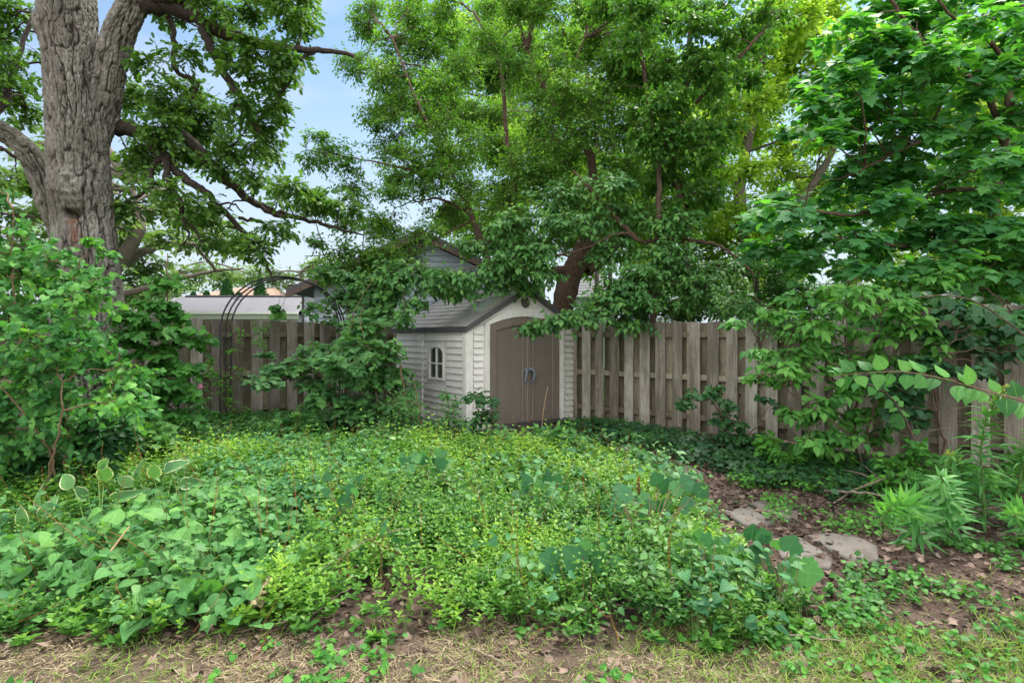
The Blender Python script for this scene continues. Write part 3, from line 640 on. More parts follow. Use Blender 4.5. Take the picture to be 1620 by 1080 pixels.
# window on the side wall: arched frame, cross bars, dark panes
WN = None
g = Geo(); yc = (WY0+WY1)/2; hw = (WY1-WY0)/2
def wpoly(s, zlo, zhi, rise, w_): return [(yc-w_, zlo), (yc+w_, zlo)]+[(yc+w_*math.cos(a_), zhi+rise*math.sin(a_)) for a_ in np.linspace(0.0, math.pi, 13)]
inn = wpoly(0, WZ0+.005, WZ1-.13, .115, hw-.042); outp = wpoly(0, WZ0-.03, WZ1-.13, .155, hw+.0)
k = len(inn); V = [(-.032, y, z) for y, z in inn]+[(-.032, y, z) for y, z in outp]+[(.02, y, z) for y, z in inn]+[(.02, y, z) for y, z in outp]; Fc = []
for q in range(k):
    r = (q+1) % k
    Fc += [q, r, k+r, k+q, k+q, k+r, 3*k+r, 3*k+q, q, 2*k+q, 2*k+r, r]
g.add(V, Fc, [4]*(3*k)); WN = g.obj('window', M['shedtrim'], SH)
g = Geo(); g.box(-.028, .018, yc-.014, yc+.014, WZ0+.005, WZ1-.018); g.box(-.029, .017, yc-hw+.042, yc+hw-.042, 1.09, 1.115); g.obj('window_bar', M['shedtrim'], WN)
g = Geo(); g.add([(.0, y, z) for y, z in inn], range(k), [k]); g.obj('pane', M['pane'], WN)
g = Geo(); oo = wpoly(0, WZ0-.06, WZ1-.11, .21, hw+.05); V = [(-.008, y, z) for y, z in outp]+[(-.008, y, z) for y, z in oo]+[(-.001, y, z) for y, z in oo]; Fc = []
for q in range(k):
    r = (q+1) % k; Fc += [q, r, k+r, k+q, k+q, k+r, 2*k+r, 2*k+q]
g.add(V, Fc, [4]*(2*k)); g.obj('window_surround', M['shed'], WN)
# gable vent
g = Geo(); vz = 2.195; ring = [(SW/2+.095*math.cos(a_), vz+.10*math.sin(a_)) for a_ in np.linspace(0, 2*math.pi, 24, endpoint=False)]
g.prism(ring, -.014, -.001); ve = g.obj('vent', M['vent'], SH)
g = Geo()
for q in range(5):
    zz = vz-.065+q*.032; ww = .095*math.sqrt(max(0, 1-((zz-vz)/.10)**2))-.012; g.add([(SW/2-ww, -.0145, zz), (SW/2+ww, -.0145, zz), (SW/2+ww, -.034, zz-.014), (SW/2-ww, -.034, zz-.014)], [0, 1, 2, 3], [4]); g.box(SW/2-ww, SW/2+ww, -.035, -.032, zz-.018, zz-.012)
g.obj('louvre', M['vent'], ve)
# roof: two slopes of stepped courses, ridge and dark edge
RF = Geo(); ov = .09; eo = .06
for sgn in (-1, 1):
    nC = 9; ex = SW/2+eo
    for q in range(nC):
        t0, t1 = q/nC, (q+1)/nC
        x0, x1 = ex*(1-t0), ex*(1-t1)
        zf = lambda x: PZ+.02-(PZ-EZ)*x/(SW/2)
        p = [(SW/2+sgn*x0, zf(x0)-.03), (SW/2+sgn*x1, zf(x1)-.03), (SW/2+sgn*x1, zf(x1)+.012), (SW/2+sgn*x0, zf(x0)+.028)]
        RF.prism(p, -ov, SL+ov)
        # tab joints
roof = RF.obj('roof', M['shedroof'], SH)
g = Geo()
for sgn in (-1, 1):
    ex = SW/2+eo; e0 = (SW/2+sgn*ex, PZ+.02-(PZ-EZ)*ex/(SW/2)); pk = (SW/2, PZ+.02)
    for (ya, yb) in ((-ov-.02, -ov-.001), (SL+ov+.001, SL+ov+.02)):
        g.prism([(e0[0], e0[1]-.06), (pk[0], pk[1]-.07), (pk[0], pk[1]+.034), (e0[0], e0[1]+.034)], ya, yb)
    x = e0[0]; g.box(min(x, x+sgn*.018)+(.001*sgn), max(x, x+sgn*.018)+(.001*sgn), -ov-.02, SL+ov+.02, e0[1]-.065, e0[1]+.03)
g.obj('roof_edge', M['roofedge'], roof)
g = Geo(); g.prism([(SW/2-.09, PZ-.02+.022), (SW/2, PZ+.036), (SW/2+.09, PZ+.002), (SW/2+.09, PZ+.024), (SW/2, PZ+.066), (SW/2-.09, PZ+.024)], -ov-.03, SL+ov+.03); g.obj('ridge_cap', M['shedroof'], roof)
# skylight panel on the front left of the slope
g = Geo(); zf = lambda x: PZ+.02-(PZ-EZ)*(SW/2-x)/(SW/2)
V = [(x, y, zf(x)+h_) for h_ in (.022, .042) for x, y in ((.42, .10), (.80, .10), (.80, .55), (.42, .55))]
g.add(V, [0, 3, 2, 1, 4, 5, 6, 7, 0, 1, 5, 4, 1, 2, 6, 5, 2, 3, 7, 6, 3, 0, 4, 7], [4]*6); g.obj('skylight', M['skylight'], roof)

# ------------------------------------------------------------------ garden arch
AR = thing('garden_arch', 'black iron garden arch standing in front of the dark fence', 'arch', (-4.0, 10.0, 0), R(4))
hw_ = 1.0
for yo in (-.21, 0, .21):
    g = Geo(); P = [(-hw_, yo, 0), (-hw_, yo, .8), (-hw_, yo, 1.68)]+[(-hw_*math.cos(a_), yo, 1.70+.92*math.sin(a_)) for a_ in np.linspace(.12, math.pi-.12, 15)]+[(hw_, yo, 1.68), (hw_, yo, .8), (hw_, yo, 0)]
    tube(g, P, [.014]*len(P), 7, 3); g.obj('hoop', M['iron'], AR, True)
for sx_ in (-1, 1):
    for k in range(9):
        z = .12+k*.195
        g = Geo()
        if k in (0, 4, 8): tube(g, [(sx_*hw_, -.21, z), (sx_*hw_, 0, z), (sx_*hw_, .21, z)], [.007]*3, 6, 2)
        else:
            q = [(sx_*hw_, -.21+.42*t, z+.05*math.sin(6.28*t*(1 if k % 2 else -1))) for t in np.linspace(0, 1, 7)]; tube(g, q, [.005]*7, 5, 2)
        g.obj('rung', M['iron'], AR, True)
for k in range(1, 10):
    a_ = math.pi*k/10; g = Geo(); x = -hw_*math.cos(a_); z = 1.70+.92*math.sin(a_); tube(g, [(x, -.21, z), (x, 0, z), (x, .21, z)], [.006]*3, 6, 2); g.obj('rung', M['iron'], AR, True)

# ------------------------------------------------------------------ neighbouring buildings
def siding_wall(g, poly, y, step=.15, th=.045, m=0):
    """clapboards over a polygon (x,z) facing -y"""
    zs = [p[1] for p in poly]; z = min(zs)
    while z < max(zs)-.02:
        xs = []
        for zz in (z+.01, min(z+step, max(zs)-.001)):
            c_ = []
            for i_ in range(len(poly)):
                (x1, z1), (x2, z2) = poly[i_], poly[(i_+1) % len(poly)]
                if (z1 > zz) != (z2 > zz): c_.append(x1+(x2-x1)*(zz-z1)/(z2-z1))
            xs.append((min(c_), max(c_)) if len(c_) > 1 else None)
        if xs[0] and xs[1]:
            (a0, b0), (a1, b1) = xs; h = min(z+step, max(zs)-.001)
            g.add([(a0, y, z), (b0, y, z), (b1, y-.004, h), (a1, y-.004, h), (a0, y-th, z), (b0, y-th, z)], [4, 5, 2, 3, 0, 1, 5, 4], [4, 4], m=m)
        z += step
HS = thing('siding_house', 'blue grey clapboard house whose gable rises behind the storage shed', 'house', (0, 17, 0))
gx = lambda px, d=17: (px-CX)/FPX*d
gh = lambda py, d=17: CAMZ+(HY-py)/FPX*d
pk = (gx(668), gh(372)); lf = (gx(478), gh(462)); rt = (gx(845), gh(462))
base = 0
g = Geo(); g.prism([(lf[0]+.35, base), (rt[0]-.35, base), (rt[0]-.35, rt[1]+.1), (pk[0], pk[1]-.15), (lf[0]+.35, lf[1]+.1)], .02, 9)
wall = g.obj('wall', M['bluesiding'], HS)
g = Geo(); siding_wall(g, [(lf[0]+.36, gh(512)-1.2), (rt[0]-.36, gh(512)-1.2), (rt[0]-.36, rt[1]+.1), (pk[0], pk[1]-.16), (lf[0]+.36, lf[1]+.1)], .015, .17); g.obj('siding_panel', M['bluesiding'], HS)
g = Geo()
for e in (lf, rt):
    dxx = e[0]-pk[0]; s_ = np.sign(dxx)
    g.prism([(pk[0], pk[1]), (pk[0], pk[1]+.12), (e[0]+s_*.3, e[1]+.06), (e[0]+s_*.3, e[1]-.06)], -.45, 9.3)
roof = g.obj('roof', M['darkshingle'], HS)
g = Geo()
for e in (lf, rt):
    s_ = np.sign(e[0]-pk[0]); g.prism([(pk[0], pk[1]-.16), (pk[0], pk[1]-.004), (e[0]+s_*.3, e[1]-.064), (e[0]+s_*.3, e[1]-.2)], -.47, -.40)
g.obj('rake_board', M['brownboard'], roof)
# low pale wing to the left of the gable
HW = thing('white_house_wing', 'pale white clapboard house corner with dark downspout behind the arch', 'house', (0, 19.5, 0))
d2 = 19.5; x0 = gx(481, d2); x1 = gx(640, d2); zt = gh(458, d2)
g = Geo(); g.box(x0, x1, .02, 5, 0, zt); g.obj('wall', M['palesiding'], HW)
g = Geo(); siding_wall(g, [(x0, .6), (x1, .6), (x1, zt), (x0, zt)], .015, .17); g.obj('siding_panel', M['palesiding'], HW)
g = Geo(); g.prism([(-.4, zt+.001), (2.5, zt+1.0), (5.4, zt+.001), (5.4, zt-.08), (2.5, zt+.9), (-.4, zt-.08)], 0, 1)
g.V = [np.stack([x0-.3+v[:, 1]*(x1-x0+.6), v[:, 0], v[:, 2]], -1) for v in g.V]; g.obj('roof', M['shingle'], HW)
g = Geo(); g.box(x0-.06, x0-.003, -.06, .02, 0, zt-.09); g.obj('downspout', M['iron'], HW)
g = Geo(); g.box(gx(470, d2), gx(480, d2), .5, 3, 0, gh(455, d2)); g.obj('chimney_wall', M['white'], HW)
# long low garage with grey roof
GR = thing('garage', 'long low garage with grey shingle roof and pale green fascia behind fence', 'garage', (0, 24, 0))
d3 = 24; xl = gx(228, d3); xr = gx(478, d3); ze = gh(494, d3); zr = gh(470, d3+3)
# roof slopes: ridge runs left-right
xl2 = gx(222, d3); g = Geo()
g.add([(xl2, -.4, ze), (xr, -.4, ze), (xr-.2, 3, zr), (xl2+.2, 3, zr), (xl2, 6.4, ze), (xr, 6.4, ze), (xl2, -.4, ze-.08), (xr, -.4, ze-.08)], [0, 1, 2, 3, 3, 2, 5, 4, 6, 7, 1, 0], [4, 4, 4])
rf = g.obj('roof', M['shingle'], GR)
g = Geo(); g.box(xl2-.05, xr, -.46, -.405, ze-.30, ze+.0); g.obj('fascia', M['fascia'], GR)
g = Geo(); g.box(xl2-.05, xr+.02, -.58, -.465, ze-.09, ze+.02); g.obj('gutter', M['white'], GR)
g = Geo(); g.box(xl+.2, xr-.2, 0, 6, 0, ze-.1); g.obj('wall', M['darkwall'], GR)
g = Geo(); g.add([(xl2-.06, -.45, ze-.3), (xl2-.06, -.45, ze+.02), (xl2+.12, 3, zr+.03), (xl2-.06, 6.4, ze+.02), (xl2-.06, 6.4, ze-.3)], range(5), [5]); g.add([(xl2-.10, -.45, ze-.08), (xl2-.10, -.45, ze+.03), (xl2+.08, 3, zr+.05), (xl2+.08, 3, zr-.1)], range(4), [4]); g.obj('gable_end', M['white'], GR)
g = Geo(); g.box(gx(412, d3), gx(470, d3), -.02, -.002, ze-.6, ze-.32); g.obj('garage_door', M['white'], GR)
g = Geo(); tube(g, [(xl2+.2, 3, zr+.03), (xr-.2, 3, zr+.03)], [.07, .07], 6, 4); g.obj('ridge_cap', M['darkshingle'], rf)
# tan hip-roofed house far behind
HT = thing('hip_roof_house', 'distant house with tan hip roof seen above the garage', 'house', (0, 55, 0))
d5 = 55; A5 = lambda px, py: (gx(px, d5), gh(py, d5))
g = Geo(); xl, ze = A5(299, 468); xr, _ = A5(420, 468); p1, zp = A5(336, 448); p2, _ = A5(400, 449)
g.add([(xl, 0, ze), (xr, 0, ze), (p2, 5, zp), (p1, 5, zp), (xl, 10, ze), (xr, 10, ze)], [0, 1, 2, 3, 3, 2, 5, 4, 0, 3, 4, 1, 5, 2], [4, 4, 3, 3])
xa, za = A5(338, 478); xb, zb_ = A5(392, 478); xc, zc_ = A5(377, 452)
g.add([(xa, -3, za), (xb, -3, za), (xc, 1.5, zc_), (xb, 3, za)], [0, 1, 2, 1, 3, 2], [3, 3])
g.obj('roof', M['tanroof'], HT)
g = Geo(); g.box(xl+.6, xr-.6, .7, 9.3, 0, ze-.05); g.box(xa+1.4, xb-.4, -2.4, .69, 0, za-.05); w5 = g.obj('wall', M['brick'], HT)
g = Geo(); g.box(xl, xr, -.12, -.02, ze-.25, ze-.01); g.obj('fascia', M['white'], HT)
for px in (318, 372):
    g = Geo(); x5 = gx(px, d5); g.box(x5-.6, x5+.6, .66, .69, ze-1.6, ze-.35); g.obj('window', M['glass'], w5)
HR = thing('far_house', 'distant house with pale grey roof glimpsed behind the rough brown trunk', 'house', (0, 28, 0))
d6 = 28; g = Geo(); xl = gx(905, d6); xr = gx(975, d6); z0 = gh(470, d6); z1 = gh(428, d6+3)
g.add([(xl, 0, z0), (xr, 0, z0), (xr, 4, z1), (xl, 4, z1), (xl, 8, z0), (xr, 8, z0)], [0, 1, 2, 3, 3, 2, 5, 4], [4, 4]); rr_ = g.obj('roof', M['shingle'], HR)
g = Geo()
for q in range(9): z = z0+(z1-z0)*q/9; y = 4*q/9; g.box(xl, xr, y-.03, y, z+.0, z+.03)
g.obj('shingle_course', M['white'], rr_)
g = Geo(); g.box(xl+.2, xr-.2, .3, 7.7, 0, z0-.02); g.obj('wall', M['palesiding'], HR)
# ------------------------------------------------------------------ the big oak
def oak_surface(fn_c, fn_r, z0, z1, nu, nv, bumps=(), holes=(), rot=(), fis=1.0, seed=0, moss=0):
    """a trunk grid with plated bark, burls (centre px,py angle) and a wound"""
    th = np.linspace(0, 2*np.pi, nu, endpoint=False); zz = np.linspace(0, 1, nv)
    T_, Z_ = np.meshgrid(th, zz); C = np.array([fn_c(t) for t in zz]); r = np.array([fn_r(t) for t in zz])
    T, A, B = frames(C)
    dirs = A[:, None]*np.cos(T_)[..., None]+B[:, None]*np.sin(T_)[..., None]
    rr = r[:, None]*(1+.05*np.sin(3*T_+Z_*3+seed)+.03*np.sin(5*T_-Z_*6+seed))
    base = C[:, None]+dirs*rr[..., None]
    Ls = np.concatenate([[0], np.cumsum(np.linalg.norm(np.diff(C, axis=0), axis=1))])
    H = np.zeros((nv, nu)); 
    warp = fbm(T_*r[:, None], Z_*Ls[-1], 2.5, seed, 3)-.5
    seamT = T_
    for i_ in range(nv):
        for j_ in range(nu):
            a_ = T_[i_, j_]; rad_ = r[i_]
            wz = warp[i_, j_]*.16; cx_ = math.cos(a_)*rad_+wz; sy_ = math.sin(a_)*rad_+wz; L0 = Ls[i_]
            n1 = abs(noise.noise(Vector((cx_*13, sy_*13, L0*1.5+seed))))
            n2 = abs(noise.noise(Vector((cx_*27+7, sy_*27, L0*3.4+seed))))
            d = noise.voronoi(Vector((cx_*26, sy_*26, L0*6.5+seed+warp[i_, j_]*2)), distance_metric='DISTANCE')[0]; e = d[1]-d[0]
            n4 = noise.noise(Vector((cx_*60, sy_*60, L0*22)))
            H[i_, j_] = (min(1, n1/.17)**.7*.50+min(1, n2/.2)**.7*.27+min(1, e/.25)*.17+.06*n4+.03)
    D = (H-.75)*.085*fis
    for (c_, s_, am) in bumps:
        dd = np.linalg.norm((base-np.array(c_))/np.array(s_), axis=-1); D = D+am*np.exp(-dd**2*1.2)+am*.12*np.sin(dd*13)*np.exp(-dd**2*.8)
    red = np.zeros_like(D)
    for (c_, s_, am) in holes:
        dd = np.linalg.norm((base-np.array(c_))/np.array(s_), axis=-1); D = D-am*np.exp(-dd**3)
    for (c_, s_) in rot:
        dd = np.linalg.norm((base-np.array(c_))/np.array(s_), axis=-1); red = np.maximum(red, np.exp(-dd**2)*.8)
    V = base+dirs*D[..., None]
    U = np.stack([H, np.clip((fbm(T_*3, Z_*9, 1.3, 7+seed)-.52)*3, 0, .55)*moss, red], -1)
    i_ = np.arange(nv-1)[:, None]*nu; j_ = np.arange(nu)[None]; j2 = (j_+1) % nu
    F = np.stack([i_+j_, i_+j2, i_+nu+j2, i_+nu+j_], -1).reshape(-1, 4)
    return V.reshape(-1, 3), F, np.full(len(F), 4), U.reshape(-1, 3)
OD = 8.0
def lerp_path(P, rad):
    C, rr = catmull(P, rad, 12)
    f = lambda t: C[min(int(t*(len(C)-1)), len(C)-2)]*(1-(t*(len(C)-1)-min(int(t*(len(C)-1)), len(C)-2)))+C[min(int(t*(len(C)-1)), len(C)-2)+1]*(t*(len(C)-1)-min(int(t*(len(C)-1)), len(C)-2))
    g_ = lambda t: float(np.interp(t, np.linspace(0, 1, len(rr)), rr))
    return f, g_
OAK = thing('oak_tree', 'massive old oak with deeply furrowed grey trunk behind the leafy lilac', 'tree', (0, 0, 0))
g = Geo()
k = OD/FPX
tp = [(158, 716, 8.0), (150, 560, 8.0), (141, 420, 8.0), (131, 300, 8.0), (124, 200, 8.0), (116, 100, 8.0), (107, 0, 8.0), (97, -120, 8.0)]
f, r_ = lerp_path([W(*p) for p in tp], [54*k, 46*k, 41*k, 40*k, 38.5*k, 36*k, 37*k, 34*k])
front = lambda px, py, dy=-.33: W(px, py, OD+dy)
V, F, Z, U = oak_surface(f, r_, 0, 1, 340, 620,
    bumps=[(front(70, 40, -.1), (.2, .25, .22), .09), (front(155, 60, -.25), (.13, .2, .14), .07), (front(172, 212, -.12), (.13, .28, .17), .14), (front(180, 235, -.1), (.1, .25, .09), .08), (front(112, 292), (.27, .3, .20), .11), (front(150, 255), (.2, .3, .12), .04)],
    holes=[(front(112, 292), (.035, .4, .08), .07), (front(114, 338), (.11, .5, .055), .20)], rot=[(front(116, 350), (.06, .3, .08)), (front(119, 372), (.05, .3, .14))])
g.add(V, F, Z, U)
f, r_ = lerp_path([W(140, 270, 8.1), W(160, 180, 8.15), W(172, 110, 8.1), W(188, 50, 8.05), W(214, 0, 8.0), W(240, -60, 7.9)], [14*k, 23*k, 22*k, 21*k, 19*k, 17*k])
V, F, Z, U = oak_surface(f, r_, 0, 1, 150, 240, seed=3, bumps=[(W(214, 15, 7.8), (.14, .2, .12), .05)]); g.add(V, F, Z, U)
f, r_ = lerp_path([W(105, 400, 8.25), W(84, 320, 8.25), W(58, 260, 8.2), W(25, 222, 8.1), W(-20, 195, 8.0), W(-90, 150, 7.9)], [14*k, 21*k, 17*k, 14*k, 13*k, 11*k])
V, F, Z, U = oak_surface(f, r_, 0, 1, 130, 220, seed=6, moss=1); g.add(V, F, Z, U)
tk = obj('trunk', mesh('trunk', np.concatenate(g.V), np.concatenate(g.I), np.concatenate(g.Z), M['oakbark'], np.concatenate(g.U)), OAK)
g = Geo(); nodes = []
def L_(pts, rad, n=5): nodes.append(limb(g, pts, [x*k for x in rad], 10, n, .012))
L_([(225, 5, 8), (262, 8, 8.1), (310, 25, 8.2), (345, 48, 8.3), (400, 68, 8.4), (440, 75, 8.5), (500, 79, 8.6), (560, 90, 8.7)], [18, 15, 12, 10, 9, 7, 5, 3])
L_([(212, -5, 8), (280, -10, 8.0), (360, -20, 8), (430, -30, 8), (520, -45, 8)], [20, 14, 11, 8, 5])
L_([(318, 34, 8.2), (330, 65, 8.2), (352, 110, 8.3), (375, 148, 8.3), (392, 180, 8.4), (410, 212, 8.5)], [8, 7, 6.5, 6, 4.5, 3])
L_([(170, 198, 8.3), (200, 203, 8.3), (240, 212, 8.3), (275, 208, 8.4), (300, 222, 8.4), (335, 262, 8.5), (365, 290, 8.6), (395, 315, 8.7), (430, 332, 8.8), (470, 345, 9.0), (520, 357, 9.1), (575, 372, 9.3)], [16, 12, 11, 9, 9.5, 8, 7.5, 6.5, 5, 4, 3, 1.5])
L_([(400, 318, 8.7), (425, 336, 8.7), (450, 342, 8.8), (468, 343, 8.8)], [4, 4, 3.5, 3])
L_([(232, 212, 8.3), (245, 235, 8.3), (265, 252, 8.3), (285, 275, 8.3), (318, 300, 8.3), (345, 325, 8.4), (378, 358, 8.5), (398, 390, 8.5), (420, 415, 8.6), (430, 440, 8.6)], [9, 9.5, 9, 6.5, 6, 5, 4, 3, 2, 1.5])
L_([(262, 250, 8.2), (266, 280, 8.2), (275, 305, 8.1), (286, 320, 8.1), (288, 345, 8.1), (305, 360, 8.1), (322, 385, 8.1)], [6, 5, 4.5, 4, 3, 2, 1])
L_([(258, 250, 8.3), (242, 262, 8.3), (240, 290, 8.3), (240, 310, 8.3), (250, 318, 8.3)], [4.5, 4, 3.5, 3, 1.5])
L_([(240, 298, 8.3), (215, 312, 8.4), (180, 327, 8.4)], [3, 3, 3])
L_([(300, 160, 8.4), (310, 130, 8.4), (278, 110, 8.4), (276, 60, 8.3), (268, 28, 8.2)], [2, 3, 4, 4, 4])
L_([(335, 262, 8.5), (355, 250, 8.7), (365, 235, 8.7), (380, 215, 8.8)], [3, 3, 2.5, 1.5])
L_([(378, 345, 8.5), (410, 350, 8.6), (440, 370, 8.7), (455, 380, 8.7)], [3, 2.5, 2, 1])
L_([(286, 345, 8.1), (300, 372, 8), (285, 390, 8), (282, 400, 8)], [2, 1.5, 1.2, .8])
L_([(345, 325, 8.4), (370, 322, 8.3), (384, 338, 8.3)], [2, 1.5, 1])
L_([(-20, 195, 8), (10, 150, 8.2), (30, 90, 8.3), (52, 20, 8.5)], [9, 6, 4, 3])
L_([(55, 250, 8.4), (20, 245, 8.4), (0, 232, 8.4)], [4, 3, 3])
L_([(500, 79, 8.6), (470, 100, 8.6), (455, 135, 8.6), (440, 155, 8.6)], [3, 2.5, 2, 1])
nod = np.concatenate(nodes)
blobs = []
for (x, y, rx, ry) in [(265, 12, 32, 18), (330, 12, 38, 18), (395, 22, 40, 20), (455, 12, 42, 20), (490, 42, 26, 20), (300, -25, 60, 20), (420, -25, 60, 20), (292, 95, 15, 35), (345, 62, 22, 22),
    (375, 105, 30, 25), (410, 72, 32, 28), (455, 100, 32, 28), (432, 135, 36, 20), (470, 75, 20, 20), (240, 95, 14, 26), (210, 100, 14, 30), (252, 155, 35, 24), (308, 142, 30, 22), (300, 175, 45, 24), (215, 165, 32, 30),
    (365, 165, 30, 20), (410, 190, 34, 24), (440, 168, 22, 16), (250, 205, 50, 26), (330, 208, 50, 26), (392, 232, 42, 24), (425, 225, 22, 32), (290, 245, 45, 20), (345, 262, 30, 16), (415, 282, 34, 18), (455, 302, 36, 18),
    (500, 318, 40, 20), (545, 325, 35, 16), (212, 255, 26, 34), (240, 290, 28, 22), (228, 250, 34, 24), (305, 318, 26, 16), (350, 345, 30, 14), (300, 352, 24, 14), (378, 378, 30, 14), (402, 395, 26, 12), (448, 362, 20, 14), (335, 385, 26, 12),
    (20, 20, 34, 28), (15, 70, 30, 28), (40, 110, 20, 22), (18, 150, 30, 26), (38, 182, 22, 20), (-20, 60, 30, 40), (-15, 130, 30, 40), (28, 290, 24, 14), (210, 330, 20, 20)]:
    blobs.append((x, y, rx, ry, rng.uniform(7.8, 9.6), .5))
gl = Geo(); crown(g, gl, nod, blobs, T_OAK, .12, cr=.22, dens=.78, tw=6, K=7, droop=.15, flat=.8, wood=.018, tb=.2, pos_j=.015)
g.obj('limb', M['limb'], OAK, True)
obj('crown', gl.me('crown', LV['oak'], True), OAK)

# ------------------------------------------------------------------ other trees
def tree(name, label, limbs, blobs, T, lm, size, bark='bark', group=None, cat='tree', xn=(), **kw):
    t = thing(name, label, cat, (0, 0, 0), 0, group); g = Geo(); nodes = []
    for pts, rad in limbs:
        kk = np.mean([p[2] for p in pts])/FPX; nodes.append(limb(g, pts, [x*kk for x in rad], 9, 5, .01))
    base = nodes[0][0].copy(); gl = Geo()
    crown(g, gl, np.concatenate(nodes), blobs, T, size, **kw)
    for gg in (g, gl): gg.V = [v-np.array([base[0], base[1], 0]) for v in gg.V]
    t.location = (base[0], base[1], 0)
    g.obj('trunk', M[bark], t, True); obj('crown', gl.me('crown', lm if not isinstance(lm, str) else LV[lm], True), t)
    return t
# pale tree beyond the garage, its limbs seen under the oak
tree('spreading_tree', 'pale grey-limbed tree beyond the garage, seen beneath the oak boughs', [
    ([(150, 600, 20), (160, 480, 20), (178, 430, 20), (205, 392, 20), (222, 360, 20), (217, 325, 20), (208, 290, 20)], [16, 14, 13, 10, 8, 5, 3]),
    ([(178, 430, 20), (215, 405, 20.5), (255, 390, 20.5), (300, 385, 21)], [8, 6, 5, 3]), ([(170, 470, 20), (215, 460, 19.5), (270, 445, 19.5), (330, 430, 19.5), (385, 424, 19.5)], [6, 5, 4, 2.5, 1.2])],
    fill([(180, 290), (250, 300), (330, 350), (400, 400), (420, 430), (380, 432), (310, 448), (250, 462), (190, 470), (60, 470), (-20, 440), (-20, 280), (60, 200), (120, 250)], 17, 24, 44, 32, 2, holes=((200, 310, 14, 16), (350, 455, 95, 45))), T_DIA, 'far', .30, cr=.8, dens=1.1, tw=7, K=9, wood=.05, flat=.4, tb=.35)
tree('distant_tree', 'distant grey-green trees rising between the hip-roofed house and the arch', [([(480, 560, 60), (478, 470, 60), (475, 430, 60)], [4, 3, 2])],
    [(x, y, 22, 13, rng.uniform(55, 65)) for x, y in [(440, 432), (462, 440), (485, 428), (512, 434), (540, 430), (565, 425), (455, 455), (500, 450), (545, 450), (520, 415)]], T_DIA, 'far', .5, cr=1.2, dens=1.0, tw=6, K=8, wood=.08, tb=.3)
tree('distant_tree', 'distant pale woods above the tan roof left of the arch', [([(250, 560, 70), (255, 470, 70), (260, 440, 70)], [4, 3, 2])],
    [(x, y, 26, 16, rng.uniform(66, 76)) for x, y in [(200, 455), (235, 450), (270, 445), (310, 438), (345, 432), (380, 438), (215, 480), (255, 475), (290, 465), (415, 440), (170, 470), (355, 445)]], T_DIA, 'far', .6, cr=1.5, dens=1.1, tw=6, K=8, wood=.08, tb=.55)
for (x, y, w_, lab) in [(359, 445, 9, 'tallest dark conical evergreen in front of the tan roof'), (412, 444, 8, 'dark conical evergreen at the right end of the tan roof'), (327, 464, 6, 'low rounded evergreen at the left corner of the tan house'), (306, 466, 6, 'small evergreen tip beside the left eave of the tan house'), (378, 467, 5, 'small evergreen tip between two tall ones before the tan house')]:
    g = Geo(); d = 40; P = W(x, y, d); t = thing('conical_evergreen', lab, 'tree', (P[0], d, 0), 0, 'evergreens before the tan roofed house'); n = 1500
    top = P[2]; bot = .2; zz = top-(top-bot)*rng.random(n)**1.2*1.0; rad = np.minimum((top-zz)*.33, w_*d/FPX)*(1+.12*rng.normal(size=n)); a_ = rng.uniform(0, 6.283, n)
    Pp = np.stack([np.cos(a_)*rad, np.sin(a_)*rad, zz], -1); o_ = np.stack([np.cos(a_), np.sin(a_), np.full(n, 1.4)], -1)
    leaves(g, T_OVA, Pp, o_+rv(n, .3), np.stack([np.cos(a_), np.sin(a_), np.zeros(n)], -1)+rv(n, .3), .28, rng.random(n)); obj('crown', g.me('crown', LV['drk'], True), t)
    g = Geo(); tube(g, [(0, 0, 0), (0, 0, top*.5), (0, 0, top*.95)], [.1, .07, .02], 6, 2); g.obj('trunk', M['bark'], t)

